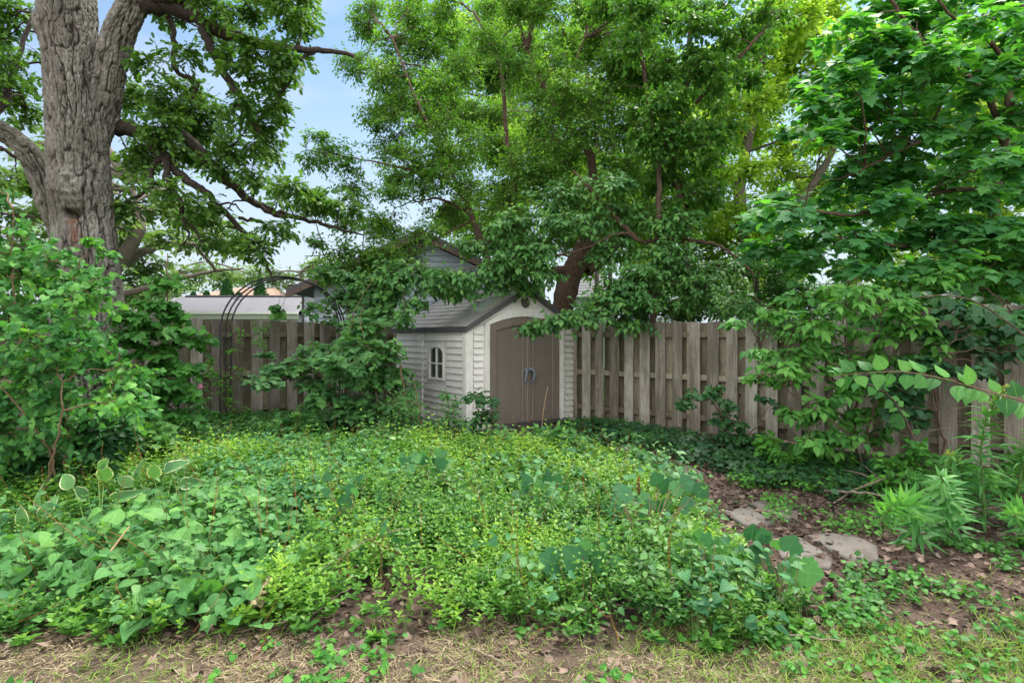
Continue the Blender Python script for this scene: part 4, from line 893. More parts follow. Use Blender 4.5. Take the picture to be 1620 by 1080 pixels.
# central hackberry behind the shed
DH = 12.2
tree('hackberry_tree', 'tall airy tree with rough brown trunk just behind the storage shed', [
    ([(898, 670, DH), (893, 560, DH), (890, 500, DH), (898, 450, DH), (918, 405, DH), (938, 350, DH), (940, 290, DH), (930, 238, DH), (898, 198, DH), (870, 155, DH), (850, 115, DH), (833, 77, DH), (822, 40, DH), (813, 0, DH), (806, -50, DH)], [24, 20, 18, 19, 16, 11, 7, 6.5, 5, 4.5, 4, 3.5, 3, 2.5, 2]),
    ([(833, 77, DH), (842, 40, DH), (852, 5, DH), (856, -50, DH)], [4.5, 4, 3, 2]), ([(888, 165, DH), (898, 130, DH), (910, 98, DH), (925, 60, DH)], [4, 3, 2, 1]),
    ([(868, 158, DH), (905, 160, 12.8), (945, 185, 13), (985, 205, 13)], [3.5, 3, 2.5, 1.5]), ([(905, 425, DH), (850, 430, 11.8), (795, 425, 11.6), (770, 408, 11.5), (752, 355, 11.6), (730, 308, 11.6), (690, 275, 11.8)], [8, 7, 6, 6, 5, 4, 2]),
    ([(745, 338, 11.6), (715, 322, 11.6), (690, 315, 11.6), (660, 320, 11.6)], [3, 2.5, 2, 1]), ([(930, 430, DH), (965, 400, 12.5), (1000, 350, 13), (1020, 300, 13)], [8, 7, 5, 3]),
    ([(690, 275, 11.8), (620, 262, 11.3), (560, 250, 11), (500, 240, 10.8), (478, 232, 10.7)], [2, 1.5, 1.1, .8, .5]), ([(745, 350, 11.6), (640, 400, 11), (560, 400, 10.8), (480, 405, 10.6)], [2, 1.6, 1.1, .6]), ([(800, 380, 11.7), (815, 300, 11.8), (800, 210, 12), (790, 100, 12), (750, 20, 12)], [4, 4, 3.5, 3, 2]), ([(730, 308, 11.6), (700, 240, 11.6), (660, 160, 11.8), (620, 60, 12)], [3.5, 3, 2.5, 1.5])],
    fill([(600, -20), (560, 60), (525, 78), (535, 130), (580, 160), (560, 215), (600, 250), (610, 290), (585, 350), (560, 385), (620, 395), (700, 380), (800, 400), (880, 380), (1000, 380), (1060, 250), (1040, 120), (1080, -20)], 10.6, 14.5, 46, 36, 4, prob=.9,
        holes=((655, 105, 26, 22), (640, 190, 26, 20), (620, 315, 16, 12), (690, 398, 46, 30)))
    +[(560, 428, 40, 12, 10.7), (600, 412, 36, 12, 10.7), (530, 440, 30, 10, 10.7), (590, 350, 34, 16, 11), (620, 310, 34, 16, 11.2), (640, 250, 40, 24, 11.4), (620, 180, 34, 26, 11.6), (520, 235, 35, 12, 11), (500, 255, 30, 8, 10.6), (548, 262, 30, 16, 11), (500, 215, 18, 6, 10.6), (545, 395, 35, 10, 10.6), (560, 420, 40, 14, 10.8), (490, 385, 20, 6, 10.6), (600, 400, 40, 16, 10.8), (540, 355, 35, 12, 10.8), (640, 405, 30, 18, 11), (560, 305, 30, 16, 11), (485, 330, 20, 8, 10.8)],
    T_OVA, 'ash', .078, 'redbark', cr=.32, dens=2.0, tw=7, K=9, droop=.25, flat=.5, wood=.016, tb=.3)
tree('elm_tree', 'tree of dense dark green leaves with reddish upper stems above the right fence start', [
    ([(1100, 640, 10.9), (1095, 520, 10.9), (1085, 400, 10.9), (1075, 300, 10.9), (1062, 262, 10.9), (1080, 190, 10.9), (1090, 90, 10.9), (1095, 0, 10.9), (1100, -40, 10.9)], [7, 6.5, 6, 6, 5, 4.5, 4, 3, 3]), ([(1062, 262, 10.9), (1043, 240, 10.9), (1033, 200, 10.9), (1015, 90, 10.9), (1010, 0, 10.9)], [4, 4, 3, 3, 2]),
    ([(1080, 190, 10.9), (1130, 130, 10.5), (1190, 70, 10), (1240, 20, 10)], [4, 3, 2.5, 1.5])],
    fill([(960, -20), (1235, -20), (1220, 110), (1150, 150), (1165, 230), (1120, 330), (1050, 340), (1000, 250), (960, 180), (930, 60)], 9.6, 12.0, 42, 32, 7, prob=.85), T_OVL, 'ash', .105, 'redbark', cr=.32, dens=1.8, tw=6, K=8, droop=.4, flat=.5, wood=.016, tb=.05)
# vertical grey stems farther back
tree('slender_tree', 'slender pale-stemmed trees seen through gaps of the central canopy', [([(965, 560, 17), (966, 400, 17), (970, 235, 17), (968, 150, 17), (965, 80, 17), (968, -20, 17)], [3.5, 3.5, 3.5, 3.2, 3, 2]), ([(940, 560, 18), (948, 300, 18), (942, 200, 18), (928, 110, 18), (930, -10, 18)], [3.5, 3.2, 3, 2.5, 2])],
    fill([(700, -20), (1000, -20), (1020, 380), (740, 390), (680, 300), (720, 150)], 16, 20, 62, 44, 12, prob=.7), T_DIA, 'mid', .16, cr=.5, dens=1.0, tw=6, K=9, wood=.02, tb=.6)
# bright trees in the sun
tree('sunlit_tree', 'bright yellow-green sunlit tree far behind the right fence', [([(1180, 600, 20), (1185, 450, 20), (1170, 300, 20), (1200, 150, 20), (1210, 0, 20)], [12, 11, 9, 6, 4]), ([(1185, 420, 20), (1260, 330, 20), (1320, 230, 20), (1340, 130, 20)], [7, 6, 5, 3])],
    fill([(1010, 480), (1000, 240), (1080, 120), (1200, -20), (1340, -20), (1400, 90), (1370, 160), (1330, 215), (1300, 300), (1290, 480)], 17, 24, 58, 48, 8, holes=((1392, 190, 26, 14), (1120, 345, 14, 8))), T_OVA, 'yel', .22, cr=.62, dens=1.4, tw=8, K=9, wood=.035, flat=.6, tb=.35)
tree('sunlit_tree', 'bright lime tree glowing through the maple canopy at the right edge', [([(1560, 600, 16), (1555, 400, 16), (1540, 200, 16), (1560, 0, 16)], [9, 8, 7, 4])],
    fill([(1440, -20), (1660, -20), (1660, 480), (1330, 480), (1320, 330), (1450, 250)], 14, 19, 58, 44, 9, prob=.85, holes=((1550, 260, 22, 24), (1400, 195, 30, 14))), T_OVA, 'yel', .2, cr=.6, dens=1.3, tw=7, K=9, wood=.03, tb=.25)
tree('mid_green_tree', 'mid green tree filling behind the trunk of the hackberry', [([(820, 600, 22), (820, 400, 22), (810, 200, 22), (800, 0, 22)], [10, 9, 7, 4])],
    fill([(640, -20), (1060, -20), (1060, 470), (740, 470), (720, 380), (690, 250), (640, 140)], 21, 27, 75, 48, 15, prob=.8), T_DIA, 'mid', .26, cr=.75, dens=1.3, tw=6, K=8, wood=.035, tb=.15)
# maple on the right
MPB = fill([(1200, 350), (1260, 290), (1310, 240), (1290, 215), (1300, 120), (1340, 40), (1400, -30), (1680, -30), (1680, 480), (1590, 520), (1510, 490), (1420, 445), (1330, 440), (1250, 420), (1200, 390)], 6.6, 9.4, 44, 42, 21, prob=.95, holes=((1395, 185, 34, 18), (1330, 215, 20, 10), (1480, 240, 14, 10)))
MPB = [(b[0], b[1], b[2], b[3]*.6, b[4]) for b in MPB]+[(1300, 180, 22, 8, 8), (1600, 500, 30, 14, 6.6), (1630, 530, 26, 14, 6.4), (1560, 490, 30, 12, 6.6), (1270, 130, 25, 8, 8.5), (1260, 205, 26, 8, 8.5), (1320, 150, 26, 10, 8)]
tree('maple_tree', 'maple with big blue-green lobed leaves in layers over the right fence', [
    ([(1600, 760, 8.5), (1595, 620, 8.5), (1588, 480, 8.5), (1572, 340, 8.5), (1580, 280, 8.5), (1592, 200, 8.5), (1605, 110, 8.5), (1612, 50, 8.5), (1620, -40, 8.5)], [9, 8.5, 8, 7.5, 7, 7, 6, 5, 4]),
    ([(1592, 220, 8.5), (1560, 150, 8.2), (1530, 120, 8.1), (1490, 97, 8.0), (1447, 53, 7.9), (1410, 0, 7.8), (1390, -40, 7.8)], [5, 5, 4, 4, 3, 2.5, 2]), ([(1580, 300, 8.5), (1510, 300, 8.1), (1440, 320, 7.8), (1350, 340, 7.6), (1270, 330, 7.5)], [4, 4, 3, 2.5, 1.5]),
    ([(1575, 350, 8.5), (1500, 390, 8), (1420, 390, 7.8), (1340, 380, 7.6)], [4, 3.5, 3, 2]), ([(1590, 220, 8.5), (1500, 210, 8), (1420, 240, 7.8), (1360, 270, 7.7)], [4, 3, 2.5, 1.5]), ([(1604, 110, 8.5), (1560, 60, 7.8), (1500, 20, 7.5), (1470, -20, 7.4)], [4, 3, 2, 1.5]), ([(1580, 430, 8.5), (1560, 440, 7.8), (1540, 450, 7.2)], [4, 3, 2])],
    MPB, T_MAP, 'map', .135, 'redbark', cr=.30, dens=.74, tw=6, K=6, droop=.3, flat=.22, upb=1.1, jn=.28, wood=.014, tb=.25, face=(-.05, -.35, 0), pos_j=.02)
# sapling behind the fence whose boughs droop over the shed
DM = 10.2
low = [(560, 470, 45, 14), (600, 455, 45, 14), (610, 440, 40, 14), (640, 446, 45, 14), (650, 425, 50, 14), (700, 438, 48, 14), (690, 455, 34, 8), (745, 440, 46, 14), (790, 440, 46, 14), (740, 462, 26, 6), (800, 415, 55, 22), (842, 452, 26, 9), (860, 430, 40, 20), (895, 498, 30, 9), (865, 508, 25, 7), (830, 515, 24, 6), (930, 500, 40, 14), (940, 480, 30, 14),
    (985, 455, 40, 20), (1010, 435, 60, 22), (1060, 440, 60, 22), (1110, 450, 50, 20), (1010, 478, 50, 12), (1080, 478, 50, 12), (970, 400, 50, 20), (1060, 400, 55, 22), (840, 395, 50, 20), (1150, 475, 40, 18), (1000, 510, 50, 8), (1140, 430, 40, 20), (1200, 500, 30, 14), (760, 380, 50, 20), (900, 350, 50, 22), (980, 340, 50, 25), (1060, 350, 55, 25), (880, 310, 50, 25), (960, 290, 50, 25), (820, 350, 50, 25), (655, 478, 16, 10), (640, 500, 12, 10)]
tree('mulberry_tree', 'slim red-stemmed tree whose glossy leafy boughs droop over the shed roof', [
    ([(1030, 680, DM), (1032, 560, DM), (1034, 480, DM), (1040, 400, DM), (1042, 330, DM), (1044, 240, DM), (1050, 160, DM)], [6, 5.5, 5, 5, 4.5, 3.5, 2]),
    ([(1040, 384, DM), (1008, 380, 10), (995, 370, 9.9), (973, 371, 9.8), (925, 392, 9.7), (880, 405, 9.6), (820, 412, 9.6), (740, 425, 9.6), (680, 440, 9.6), (610, 455, 9.6)], [3.5, 3, 2.5, 2, 1.6, 1.4, 1.2, 1, .8, .6]),
    ([(1008, 380, 10), (987, 357, 9.9), (962, 330, 9.9), (935, 300, 9.9), (905, 270, 9.9)], [4, 4, 3, 2.5, 2]), ([(1042, 381, DM), (1090, 380, 10), (1129, 386, 9.9), (1156, 400, 9.8), (1190, 430, 9.6)], [3.5, 3.5, 2.5, 2, 1.5]),
    ([(1036, 460, DM), (1000, 470, 9.6), (950, 490, 9.3), (890, 500, 9.1), (810, 514, 8.95)], [3, 2.5, 2, 1.5, 1])],
    [(x, y, rx, ry, rng.uniform(9.3, 10.2) if not (y > 490 and x < 960) else 9.0, .35) for x, y, rx, ry in low], T_OVL, 'mul', .105, 'redbark', cr=.25, dens=1.35, tw=5, K=7, droop=.35, flat=.35, upb=1.0, jn=.3, wood=.012, tb=.25, face=(0, -.4, 0))
# dark shrubbery behind the right fence
tree('evergreen_shrub', 'dark small-leaved shrub mass rising behind the middle of the right fence', [([(1190, 660, 11.5), (1190, 560, 11.5), (1195, 470, 11.5), (1200, 420, 11.5)], [5, 5, 4, 2])],
    [(x, y, 40, 30, rng.uniform(10.6, 12.5)) for x, y in [(1060, 490), (1110, 470), (1150, 440), (1190, 420), (1230, 430), (1170, 480), (1210, 470), (1250, 470), (1290, 460), (1330, 480), (1380, 480), (1100, 440), (1000, 500), (960, 480), (1440, 480), (1500, 500), (1240, 400), (1560, 500), (1290, 500), (1030, 470), (1090, 500), (1140, 500), (1190, 500), (1000, 470), (1420, 470), (1600, 490), (1350, 500)]], T_OVA, 'shr', .085, cr=.3, dens=1.3, tw=7, K=9, wood=.012, tb=.0, cat='shrub')
# ------------------------------------------------------------------ shrubs and saplings in front of the fences
GS = dict(wood=.012, pos_j=.012)
D1 = 5.4
tree('lilac_shrub', 'large heart-leaved lilac shrub hiding the foot of the oak', [
    ([(105, 800, D1), (104, 740, D1), (106, 680, D1), (112, 600, D1), (120, 520, D1), (118, 440, D1), (135, 400, D1)], [3, 2.6, 2.3, 2, 1.6, 1.2, .7]), ([(92, 795, D1), (75, 700, D1), (45, 620, D1), (30, 520, D1), (20, 420, D1), (25, 330, D1)], [2.8, 2.4, 2, 1.6, 1.2, .7]),
    ([(98, 798, 5.3), (82, 730, 5.2), (60, 680, 5.1), (-10, 600, 5)], [2.2, 1.9, 1.5, 1]), ([(110, 797, 5.6), (140, 700, 5.7), (175, 620, 5.8), (190, 560, 5.8)], [3, 3, 2, 1]), ([(70, 790, 5.1), (88, 700, 5), (100, 640, 5), (90, 560, 5.1)], [2, 1.7, 1.3, .7])],
    [(150, 382, 8, 5, 5.5), (165, 400, 10, 5, 5.5), (110, 410, 14, 8, 5.5), (140, 430, 12, 6, 5.5), (150, 455, 16, 7, 5.5)]+fill([(-40, 295), (25, 305), (50, 370), (90, 430), (140, 470), (150, 510), (205, 545), (230, 620), (215, 660), (150, 690), (60, 705), (-40, 720)], 4.9, 6.1, 44, 36, 31), T_HRT, 'lil', .064, 'twig', cat='shrub', cr=.25, dens=1.05, tw=5, K=8, droop=.25, flat=.8, upb=.7, jn=.5, tb=.25, face=(.05, -.75, 0), **GS)
tree('maple_sapling', 'young maple sapling with thin upright stem before the left post of the fence', [([(262, 722, 7.5), (262, 640, 7.5), (261, 560, 7.5), (264, 490, 7.5), (263, 430, 7.5), (264, 400, 7.5)], [2, 2, 1.8, 1.5, 1.2, .6])],
    [(262, 440, 22, 8, 7.5), (255, 480, 26, 8, 7.4), (280, 500, 22, 8, 7.5), (245, 520, 40, 10, 7.3), (290, 535, 34, 9, 7.5), (240, 560, 45, 12, 7.2), (285, 580, 30, 10, 7.4), (250, 600, 44, 12, 7.2), (280, 620, 36, 10, 7.4), (240, 640, 44, 12, 7.2), (285, 655, 40, 10, 7.3), (225, 675, 46, 12, 7.0), (210, 610, 30, 14, 7.0), (215, 530, 30, 12, 7.1), (205, 500, 26, 12, 7.1)],
    T_MAP, 'shr', .105, 'twig', cat='sapling', cr=.2, dens=1.3, tw=5, K=5, droop=.3, flat=.2, upb=1.1, tb=.3, face=(0, -.4, 0), **GS)
DS = 8.4
tree('viburnum_shrub', 'broad leafy shrub smothering the near side wall of the storage shed', [
    ([(600, 715, DS), (598, 640, DS), (585, 560, DS), (570, 510, DS), (575, 480, DS)], [1.5, 1.2, .9, .6, .4]), ([(560, 718, 8.5), (540, 640, 8.6), (500, 590, 8.6), (455, 600, 8.6), (415, 605, 8.6)], [2.5, 2, 1.5, 1.2, .8]),
    ([(620, 715, 8.4), (640, 640, 8.4), (635, 590, 8.4), (620, 540, 8.6)], [2.5, 2, 1.5, 1]), ([(545, 715, 8.7), (548, 600, 8.8), (560, 500, 9), (590, 440, 9.2)], [1.2, .9, .6, .4])],
    [(x, y, rx, ry, rng.uniform(7.9, 8.9)) for x, y, rx, ry in [(415, 600, 24, 7), (440, 585, 26, 8), (475, 578, 34, 10), (420, 560, 0.1, .1), (505, 600, 34, 14), (535, 575, 36, 18), (570, 550, 40, 20), (605, 560, 34, 18), (560, 590, 40, 20), (600, 600, 36, 20), (520, 630, 36, 16), (560, 640, 40, 18), (600, 645, 40, 18), (635, 620, 22, 20), (500, 560, 30, 12), (630, 585, 22, 16), (585, 515, 30, 18), (560, 680, 40, 14), (600, 680, 36, 14), (640, 670, 26, 14), (505, 665, 26, 14), (520, 690, 40, 10), (480, 690, 40, 10), (650, 640, 12, 18)]],
    T_MAP, 'mul', .10, 'twig', cat='shrub', cr=.2, dens=.95, tw=5, K=6, droop=.3, flat=.25, upb=1.1, tb=.1, face=(0, -.4, 0), **GS)
tree('honeysuckle_bush', 'small-leaved bush at the near corner of the storage shed, under its window', [([(668, 715, 7.9), (665, 660, 7.9), (655, 600, 7.9)], [1.5, 1.2, .6]), ([(700, 712, 8.0), (710, 660, 8.0), (705, 615, 8.0)], [1.3, 1, .5])],
    [(640, 660, 20, 20, 7.9), (660, 690, 30, 12, 7.8), (600, 700, 30, 12, 7.8), (630, 640, 16, 16, 7.8), (708, 660, 14, 14, 8), (716, 640, 10, 10, 8), (690, 690, 20, 8, 7.8), (722, 672, 10, 12, 8), (700, 625, 8, 6, 8), (612, 690, 20, 12, 7.7)], T_OVA, 'mul', .055, 'twig', cat='shrub', cr=.16, dens=1.5, tw=6, K=8, droop=.1, flat=.6, tb=.1, face=(0, -.4, 0), **GS)
tree('young_ash', 'young plant with oval leaves standing before the left shed door jamb', [([(770, 720, 8.3), (768, 670, 8.3), (762, 625, 8.3)], [1.5, 1.2, .6]), ([(764, 722, 8.3), (778, 690, 8.3), (785, 650, 8.3)], [1, .8, .5])],
    [(755, 628, 16, 5, 8.3), (775, 638, 14, 6, 8.2), (765, 655, 18, 7, 8.2), (752, 668, 12, 6, 8.2), (778, 665, 12, 8, 8.3), (762, 685, 16, 8, 8.2), (780, 690, 12, 6, 8.2)], T_OVL, 'drk', .085, 'greenstem', cat='plant', cr=.16, dens=1.6, tw=3, K=5, droop=.2, flat=.3, tb=.4, face=(0, -.6, 0), **GS)
D2 = 6.9
tree('cherry_shrub', 'wide multi-stemmed shrub with layered oval leaves in front of the pale fence', [
    ([(1360, 745, D2), (1352, 690, D2), (1356, 620, D2), (1345, 580, D2), (1335, 520, D2), (1340, 470, D2)], [2.2, 2, 1.8, 1.5, 1.2, .6]), ([(1358, 610, D2), (1375, 595, D2), (1400, 575, D2), (1430, 540, D2), (1450, 490, D2)], [1.5, 1.4, 1.2, 1, .6]),
    ([(1356, 620, D2), (1320, 600, D2), (1280, 575, D2), (1230, 560, D2), (1195, 560, D2)], [1.5, 1.4, 1.2, 1, .6]), ([(1365, 748, 6.6), (1350, 700, 6.4), (1310, 660, 6.3), (1260, 630, 6.3)], [1.8, 1.5, 1.2, .6]),
    ([(1375, 748, 6.7), (1372, 690, 6.6), (1390, 620, 6.5), (1410, 560, 6.6), (1440, 500, 6.8)], [2, 1.8, 1.5, 1.2, .8])],
    [(x, y, rx, ry, rng.uniform(6.2, 7.1)) for x, y, rx, ry in [(1215, 495, 30, 8), (1260, 470, 34, 8), (1305, 458, 30, 7), (1360, 450, 40, 10), (1420, 450, 40, 12), (1460, 470, 36, 12), (1340, 485, 36, 12), (1390, 500, 34, 14), (1440, 510, 32, 14), (1480, 440, 30, 12), (1205, 555, 22, 9), (1225, 580, 30, 9), (1260, 560, 30, 10), (1300, 555, 34, 12), (1250, 600, 26, 8),
        (1290, 590, 36, 12), (1330, 580, 34, 14), (1370, 560, 34, 12), (1340, 610, 34, 12), (1300, 630, 34, 10), (1330, 660, 36, 10), (1280, 660, 30, 8), (1380, 650, 30, 10), (1300, 690, 36, 9), (1350, 690, 34, 10), (1390, 690, 26, 10), (1270, 700, 26, 7), (1250, 650, 22, 7), (1290, 500, 30, 10), (1270, 530, 30, 10), (1310, 540, 30, 10), (1400, 530, 34, 12), (1440, 560, 34, 12), (1480, 540, 30, 10), (1420, 480, 34, 10), (1400, 620, 30, 12), (1430, 600, 30, 10), (1180, 510, 20, 7), (1190, 600, 14, 7), (1320, 520, 30, 10)]],
    T_OVL, 'che', .115, 'redbark', cat='shrub', cr=.2, dens=.95, tw=4, K=6, droop=.25, flat=.2, upb=1.1, jn=.25, tb=.4, face=(0, -.4, 0), **GS)
tree('dark_leaved_shrub', 'shrub with dark rounded leaves against the tall boards at the end of the pale fence', [([(1500, 775, 6.2), (1495, 700, 6.2), (1480, 620, 6.2), (1500, 560, 6.2), (1520, 500, 6.2)], [2, 1.8, 1.5, 1.2, .7]), ([(1480, 620, 6.2), (1440, 600, 6.2), (1400, 600, 6.1)], [1.2, 1, .6])],
    [(x, y, rx, ry, rng.uniform(5.9, 6.5)) for x, y, rx, ry in [(1500, 490, 26, 10), (1540, 500, 30, 12), (1580, 520, 26, 14), (1520, 530, 30, 12), (1560, 545, 30, 12), (1480, 520, 22, 10), (1420, 595, 34, 10), (1460, 575, 30, 10), (1500, 585, 30, 10), (1560, 580, 30, 10), (1600, 560, 26, 12), (1430, 625, 26, 10), (1470, 640, 26, 12), (1420, 650, 22, 10), (1440, 665, 20, 10)]],
    T_RND, 'drk', .085, 'redbark', cat='shrub', cr=.2, dens=.95, tw=4, K=5, droop=.35, flat=.3, upb=.8, tb=.3, face=(0, -.5, 0), **GS)
tree('small_leaved_sprig', 'thin sprigs with small round leaves before the pale fence, left of the wide shrub', [([(1210, 735, 7.8), (1180, 690, 7.8), (1150, 660, 7.8), (1110, 625, 7.8), (1075, 640, 7.8)], [1.5, 1.2, 1, .8, .5]), ([(1180, 690, 7.8), (1200, 670, 7.6), (1215, 640, 7.6)], [1, .8, .5])],
    [(1080, 640, 14, 8, 7.8), (1105, 628, 16, 6, 7.8), (1130, 625, 16, 6, 7.8), (1150, 640, 16, 8, 7.8), (1140, 665, 14, 8, 7.8), (1160, 675, 18, 6, 7.7), (1180, 690, 20, 6, 7.7), (1210, 633, 10, 8, 7.6), (1200, 700, 20, 6, 7.7), (1150, 690, 14, 5, 7.7)], T_RND, 'drk', .07, 'twig', cat='plant', cr=.15, dens=1.4, tw=3, K=5, droop=.1, flat=.3, tb=.6, face=(0, -.6, 0), **GS)
# arching cane with big leaves coming in from the right
def cane(name, label, pts, rad, T, lm, size, K, bark, face=(0, -.7, 0), spread=1.2, droop=.05, t0=0.0, cat='shrub'):
    kk = np.mean([p[2] for p in pts])/FPX; g = Geo(); C = limb(g, pts, [x*kk for x in rad], 7, 8, .002); gl = Geo(); n = K
    ii = np.clip(np.linspace(t0*(len(C)-1), len(C)-1, n)+rng.normal(0, .7, n), 0, len(C)-1); P = np.array([C[min(int(v), len(C)-1)] for v in ii]); Tn = nrm(np.gradient(C, axis=0))[np.minimum(ii.astype(int), len(C)-1)]
    fv = np.array(face, float); side = nrm(np.cross(Tn, nrm(fv+UP*.4))); sg = np.where(np.arange(n) % 2, 1, -1)[:, None]
    F = Tn*.45+side*sg*spread+rv(n, .12)-UP*droop
    pet = nrm(F)*size*.15; thin(gl, P, P+pet*.5, P+pet, np.full(n, .002), np.full(n, .0015), 2, 3, m=1)
    leaves(gl, T, P+pet, F+rv(n, .2), fv+UP*.6+rv(n, .42), size*rng.uniform(.6, 1.15, n)*(1-.35*np.linspace(0, 1, n)**3), rng.random(n), 0)
    b = C[0]; base = np.array([b[0], b[1], 0.])
    for gg in (g, gl): gg.V = [v-base for v in gg.V]
    t = thing(name, label, cat, tuple(base)); g.obj('stem', M[bark], t, True); obj('foliage', gl.me('foliage', [LV[lm], M[bark]], True), t); return t
cane('arching_cane', 'long arching cane with large bright oval leaves reaching in above the goldenrod', [(1720, 760, 4.5), (1690, 680, 4.5), (1640, 642, 4.5), (1560, 618, 4.5), (1480, 596, 4.5), (1420, 588, 4.5), (1345, 592, 4.6), (1325, 596, 4.6)], [1.8, 1.5, 1.3, 1.1, .9, .8, .6, .4], T_BRD, 'che', .155, 34, 'twig', t0=.18)
cane('arching_cane', 'cane with large drooping leaves just behind the long bright one', [(1700, 720, 5.2), (1640, 560, 5.2), (1580, 500, 5.2), (1520, 470, 5.2), (1450, 470, 5.2)], [2, 1.6, 1.3, 1, .7], T_BRD, 'drk', .14, 20, 'redbark', t0=.15, droop=.5)
cane('arching_cane', 'short cane of mid green leaves in front of the wide layered shrub', [(1470, 800, 5.6), (1455, 720, 5.6), (1430, 660, 5.6), (1400, 620, 5.6), (1350, 600, 5.6)], [2, 1.6, 1.3, 1, .7], T_BRD, 'che', .14, 18, 'redbark', t0=.3, droop=.5)
# goldenrod
def goldenrod(label, pts, n, size, plume, seed, group='goldenrod plants'):
    kk = np.mean([p[2] for p in pts])/FPX; g = Geo(); C = limb(g, pts, [3*kk, 2.5*kk]+[1.6*kk]*(len(pts)-2), 6, 8, .002); gl = Geo()
    ii = np.linspace(.12, .97, n)*(len(C)-1); P = C[ii.astype(int)]; Tn = nrm(np.gradient(C, axis=0))[ii.astype(int)]; a_ = np.arange(n)*2.4
    A = nrm(np.cross(Tn, [.2, 1, .1])); B = np.cross(Tn, A); F = A*np.cos(a_)[:, None]+B*np.sin(a_)[:, None]+Tn*.45
    leaves(gl, T_LAN, P, F, Tn+rv(n, .25), size*np.clip(1.15-.55*np.linspace(0, 1, n)**2, .3, 2)*rng.uniform(.8, 1.15, n), rng.random(n)*.7+.3*np.linspace(0, 1, n))
    base = np.array([C[0][0], C[0][1], 0.]); t = thing('goldenrod', label, 'plant', tuple(base), 0, group)
    if plume:
        gp = Geo(); m_ = 26; e = C[-1]; Q = C[-1-int(len(C)*.22):]; jj = rng.integers(0, len(Q), m_); p0 = Q[jj]; dr = nrm(rv(m_, .6)+Tn[-1]*.9); L0 = .07*rng.uniform(.5, 1.2, m_)[:, None]*(1.2-jj/len(Q))[:, None]
        thin(gp, p0, p0+dr*L0*.6, p0+dr*L0-UP*.01, np.full(m_, .0012), np.full(m_, .0008), 3, 3)
        pp = np.repeat(p0, 9, 0)+np.repeat(dr*L0, 9, 0)*np.tile(np.linspace(.1, 1, 9), m_)[:, None]; leaves(gp, T_OVA, pp, rv(len(pp)), UP+rv(len(pp), .6), .013, rng.random(len(pp)))
        gp.V = [v-base for v in gp.V]; obj('plume', gp.me('plume', M['yelf'], True), t)
    for gg in (g, gl): gg.V = [v-base for v in gg.V]
    g.obj('stem', M['greenstem'], t, True); obj('foliage', gl.me('foliage', LV['gol'], True), t)
goldenrod('tall goldenrod with arching yellow-green plume against the end boards of the pale fence', [(1560, 862, 4.6), (1556, 790, 4.6), (1552, 730, 4.6), (1556, 680, 4.6), (1570, 645, 4.6), (1592, 612, 4.55)], 120, .17, True, 1)
goldenrod('goldenrod whose drooping head hangs over the stones beside the path', [(1450, 880, 4.3), (1452, 830, 4.2), (1440, 800, 4.1), (1415, 800, 4.0), (1392, 822, 3.95)], 100, .16, False, 2)
goldenrod('bushy goldenrod in the middle of the goldenrod patch, pointing at the camera', [(1500, 880, 4.4), (1500, 820, 4.3), (1495, 780, 4.2), (1488, 750, 4.1)], 110, .16, False, 3)
goldenrod('low goldenrod leaning in at the right edge under the tall one', [(1640, 900, 4.2), (1640, 840, 4.2), (1625, 810, 4.1), (1600, 815, 4.0)], 90, .16, False, 4)
goldenrod('goldenrod with narrow leaning stem between the tall plume and the bushy one', [(1540, 880, 4.8), (1530, 800, 4.8), (1520, 740, 4.7), (1500, 715, 4.7)], 90, .15, True, 5)
goldenrod('goldenrod at the right edge whose top leans out of the picture', [(1600, 860, 4.7), (1610, 780, 4.7), (1625, 710, 4.7), (1650, 670, 4.7)], 100, .16, False, 6)
goldenrod('short goldenrod tucked behind the drooping head', [(1470, 830, 5.0), (1465, 790, 5.0), (1450, 760, 5.0), (1430, 750, 5.0)], 70, .12, False, 7)
# climber on the arch
def vine(name, label, limbs, blobs, T, lm, size, **kw): return tree(name, label, limbs, blobs, T, lm, size, 'twig', cat='climber', **kw)
vine('climbing_vine', 'small-leaved vine spilling over the top of the pale fence', [([(1290, 730, 8.3), (1285, 600, 8.3), (1270, 520, 8.3), (1240, 498, 8.3)], [1, .9, .8, .6])],
    [(1180, 488, 22, 8, 8.4), (1205, 500, 22, 10, 8.3), (1235, 505, 22, 12, 8.2), (1262, 498, 16, 10, 8.2), (1240, 530, 16, 10, 8.1), (1215, 520, 14, 8, 8.2), (1265, 525, 12, 10, 8.1), (1150, 480, 26, 10, 8.6)], T_OVA, 'mul', .065, cr=.15, dens=1.3, tw=5, K=6, flat=.6, tb=.3, face=(0, -.5, 0), wood=.006)
vine('climbing_vine', 'thin light green vine climbing the left legs of the garden arch', [([(374, 690, 9.7), (370, 620, 9.7), (376, 560, 9.7), (366, 510, 9.7)], [.8, .8, .8, .5])],
    [(368, 555, 6, 12, 9.7), (372, 590, 10, 10, 9.7), (352, 608, 12, 8, 9.6), (340, 590, 12, 4, 9.6), (360, 625, 12, 10, 9.6), (375, 530, 6, 10, 9.8), (378, 645, 8, 10, 9.7), (330, 572, 8, 3, 9.6), (412, 520, 8, 14, 9.8), (412, 550, 6, 14, 9.8)], T_OVA, 'vio', .06, cr=.14, dens=1.3, tw=4, K=5, flat=.8, tb=.6, face=(0, -.5, 0), wood=.006)
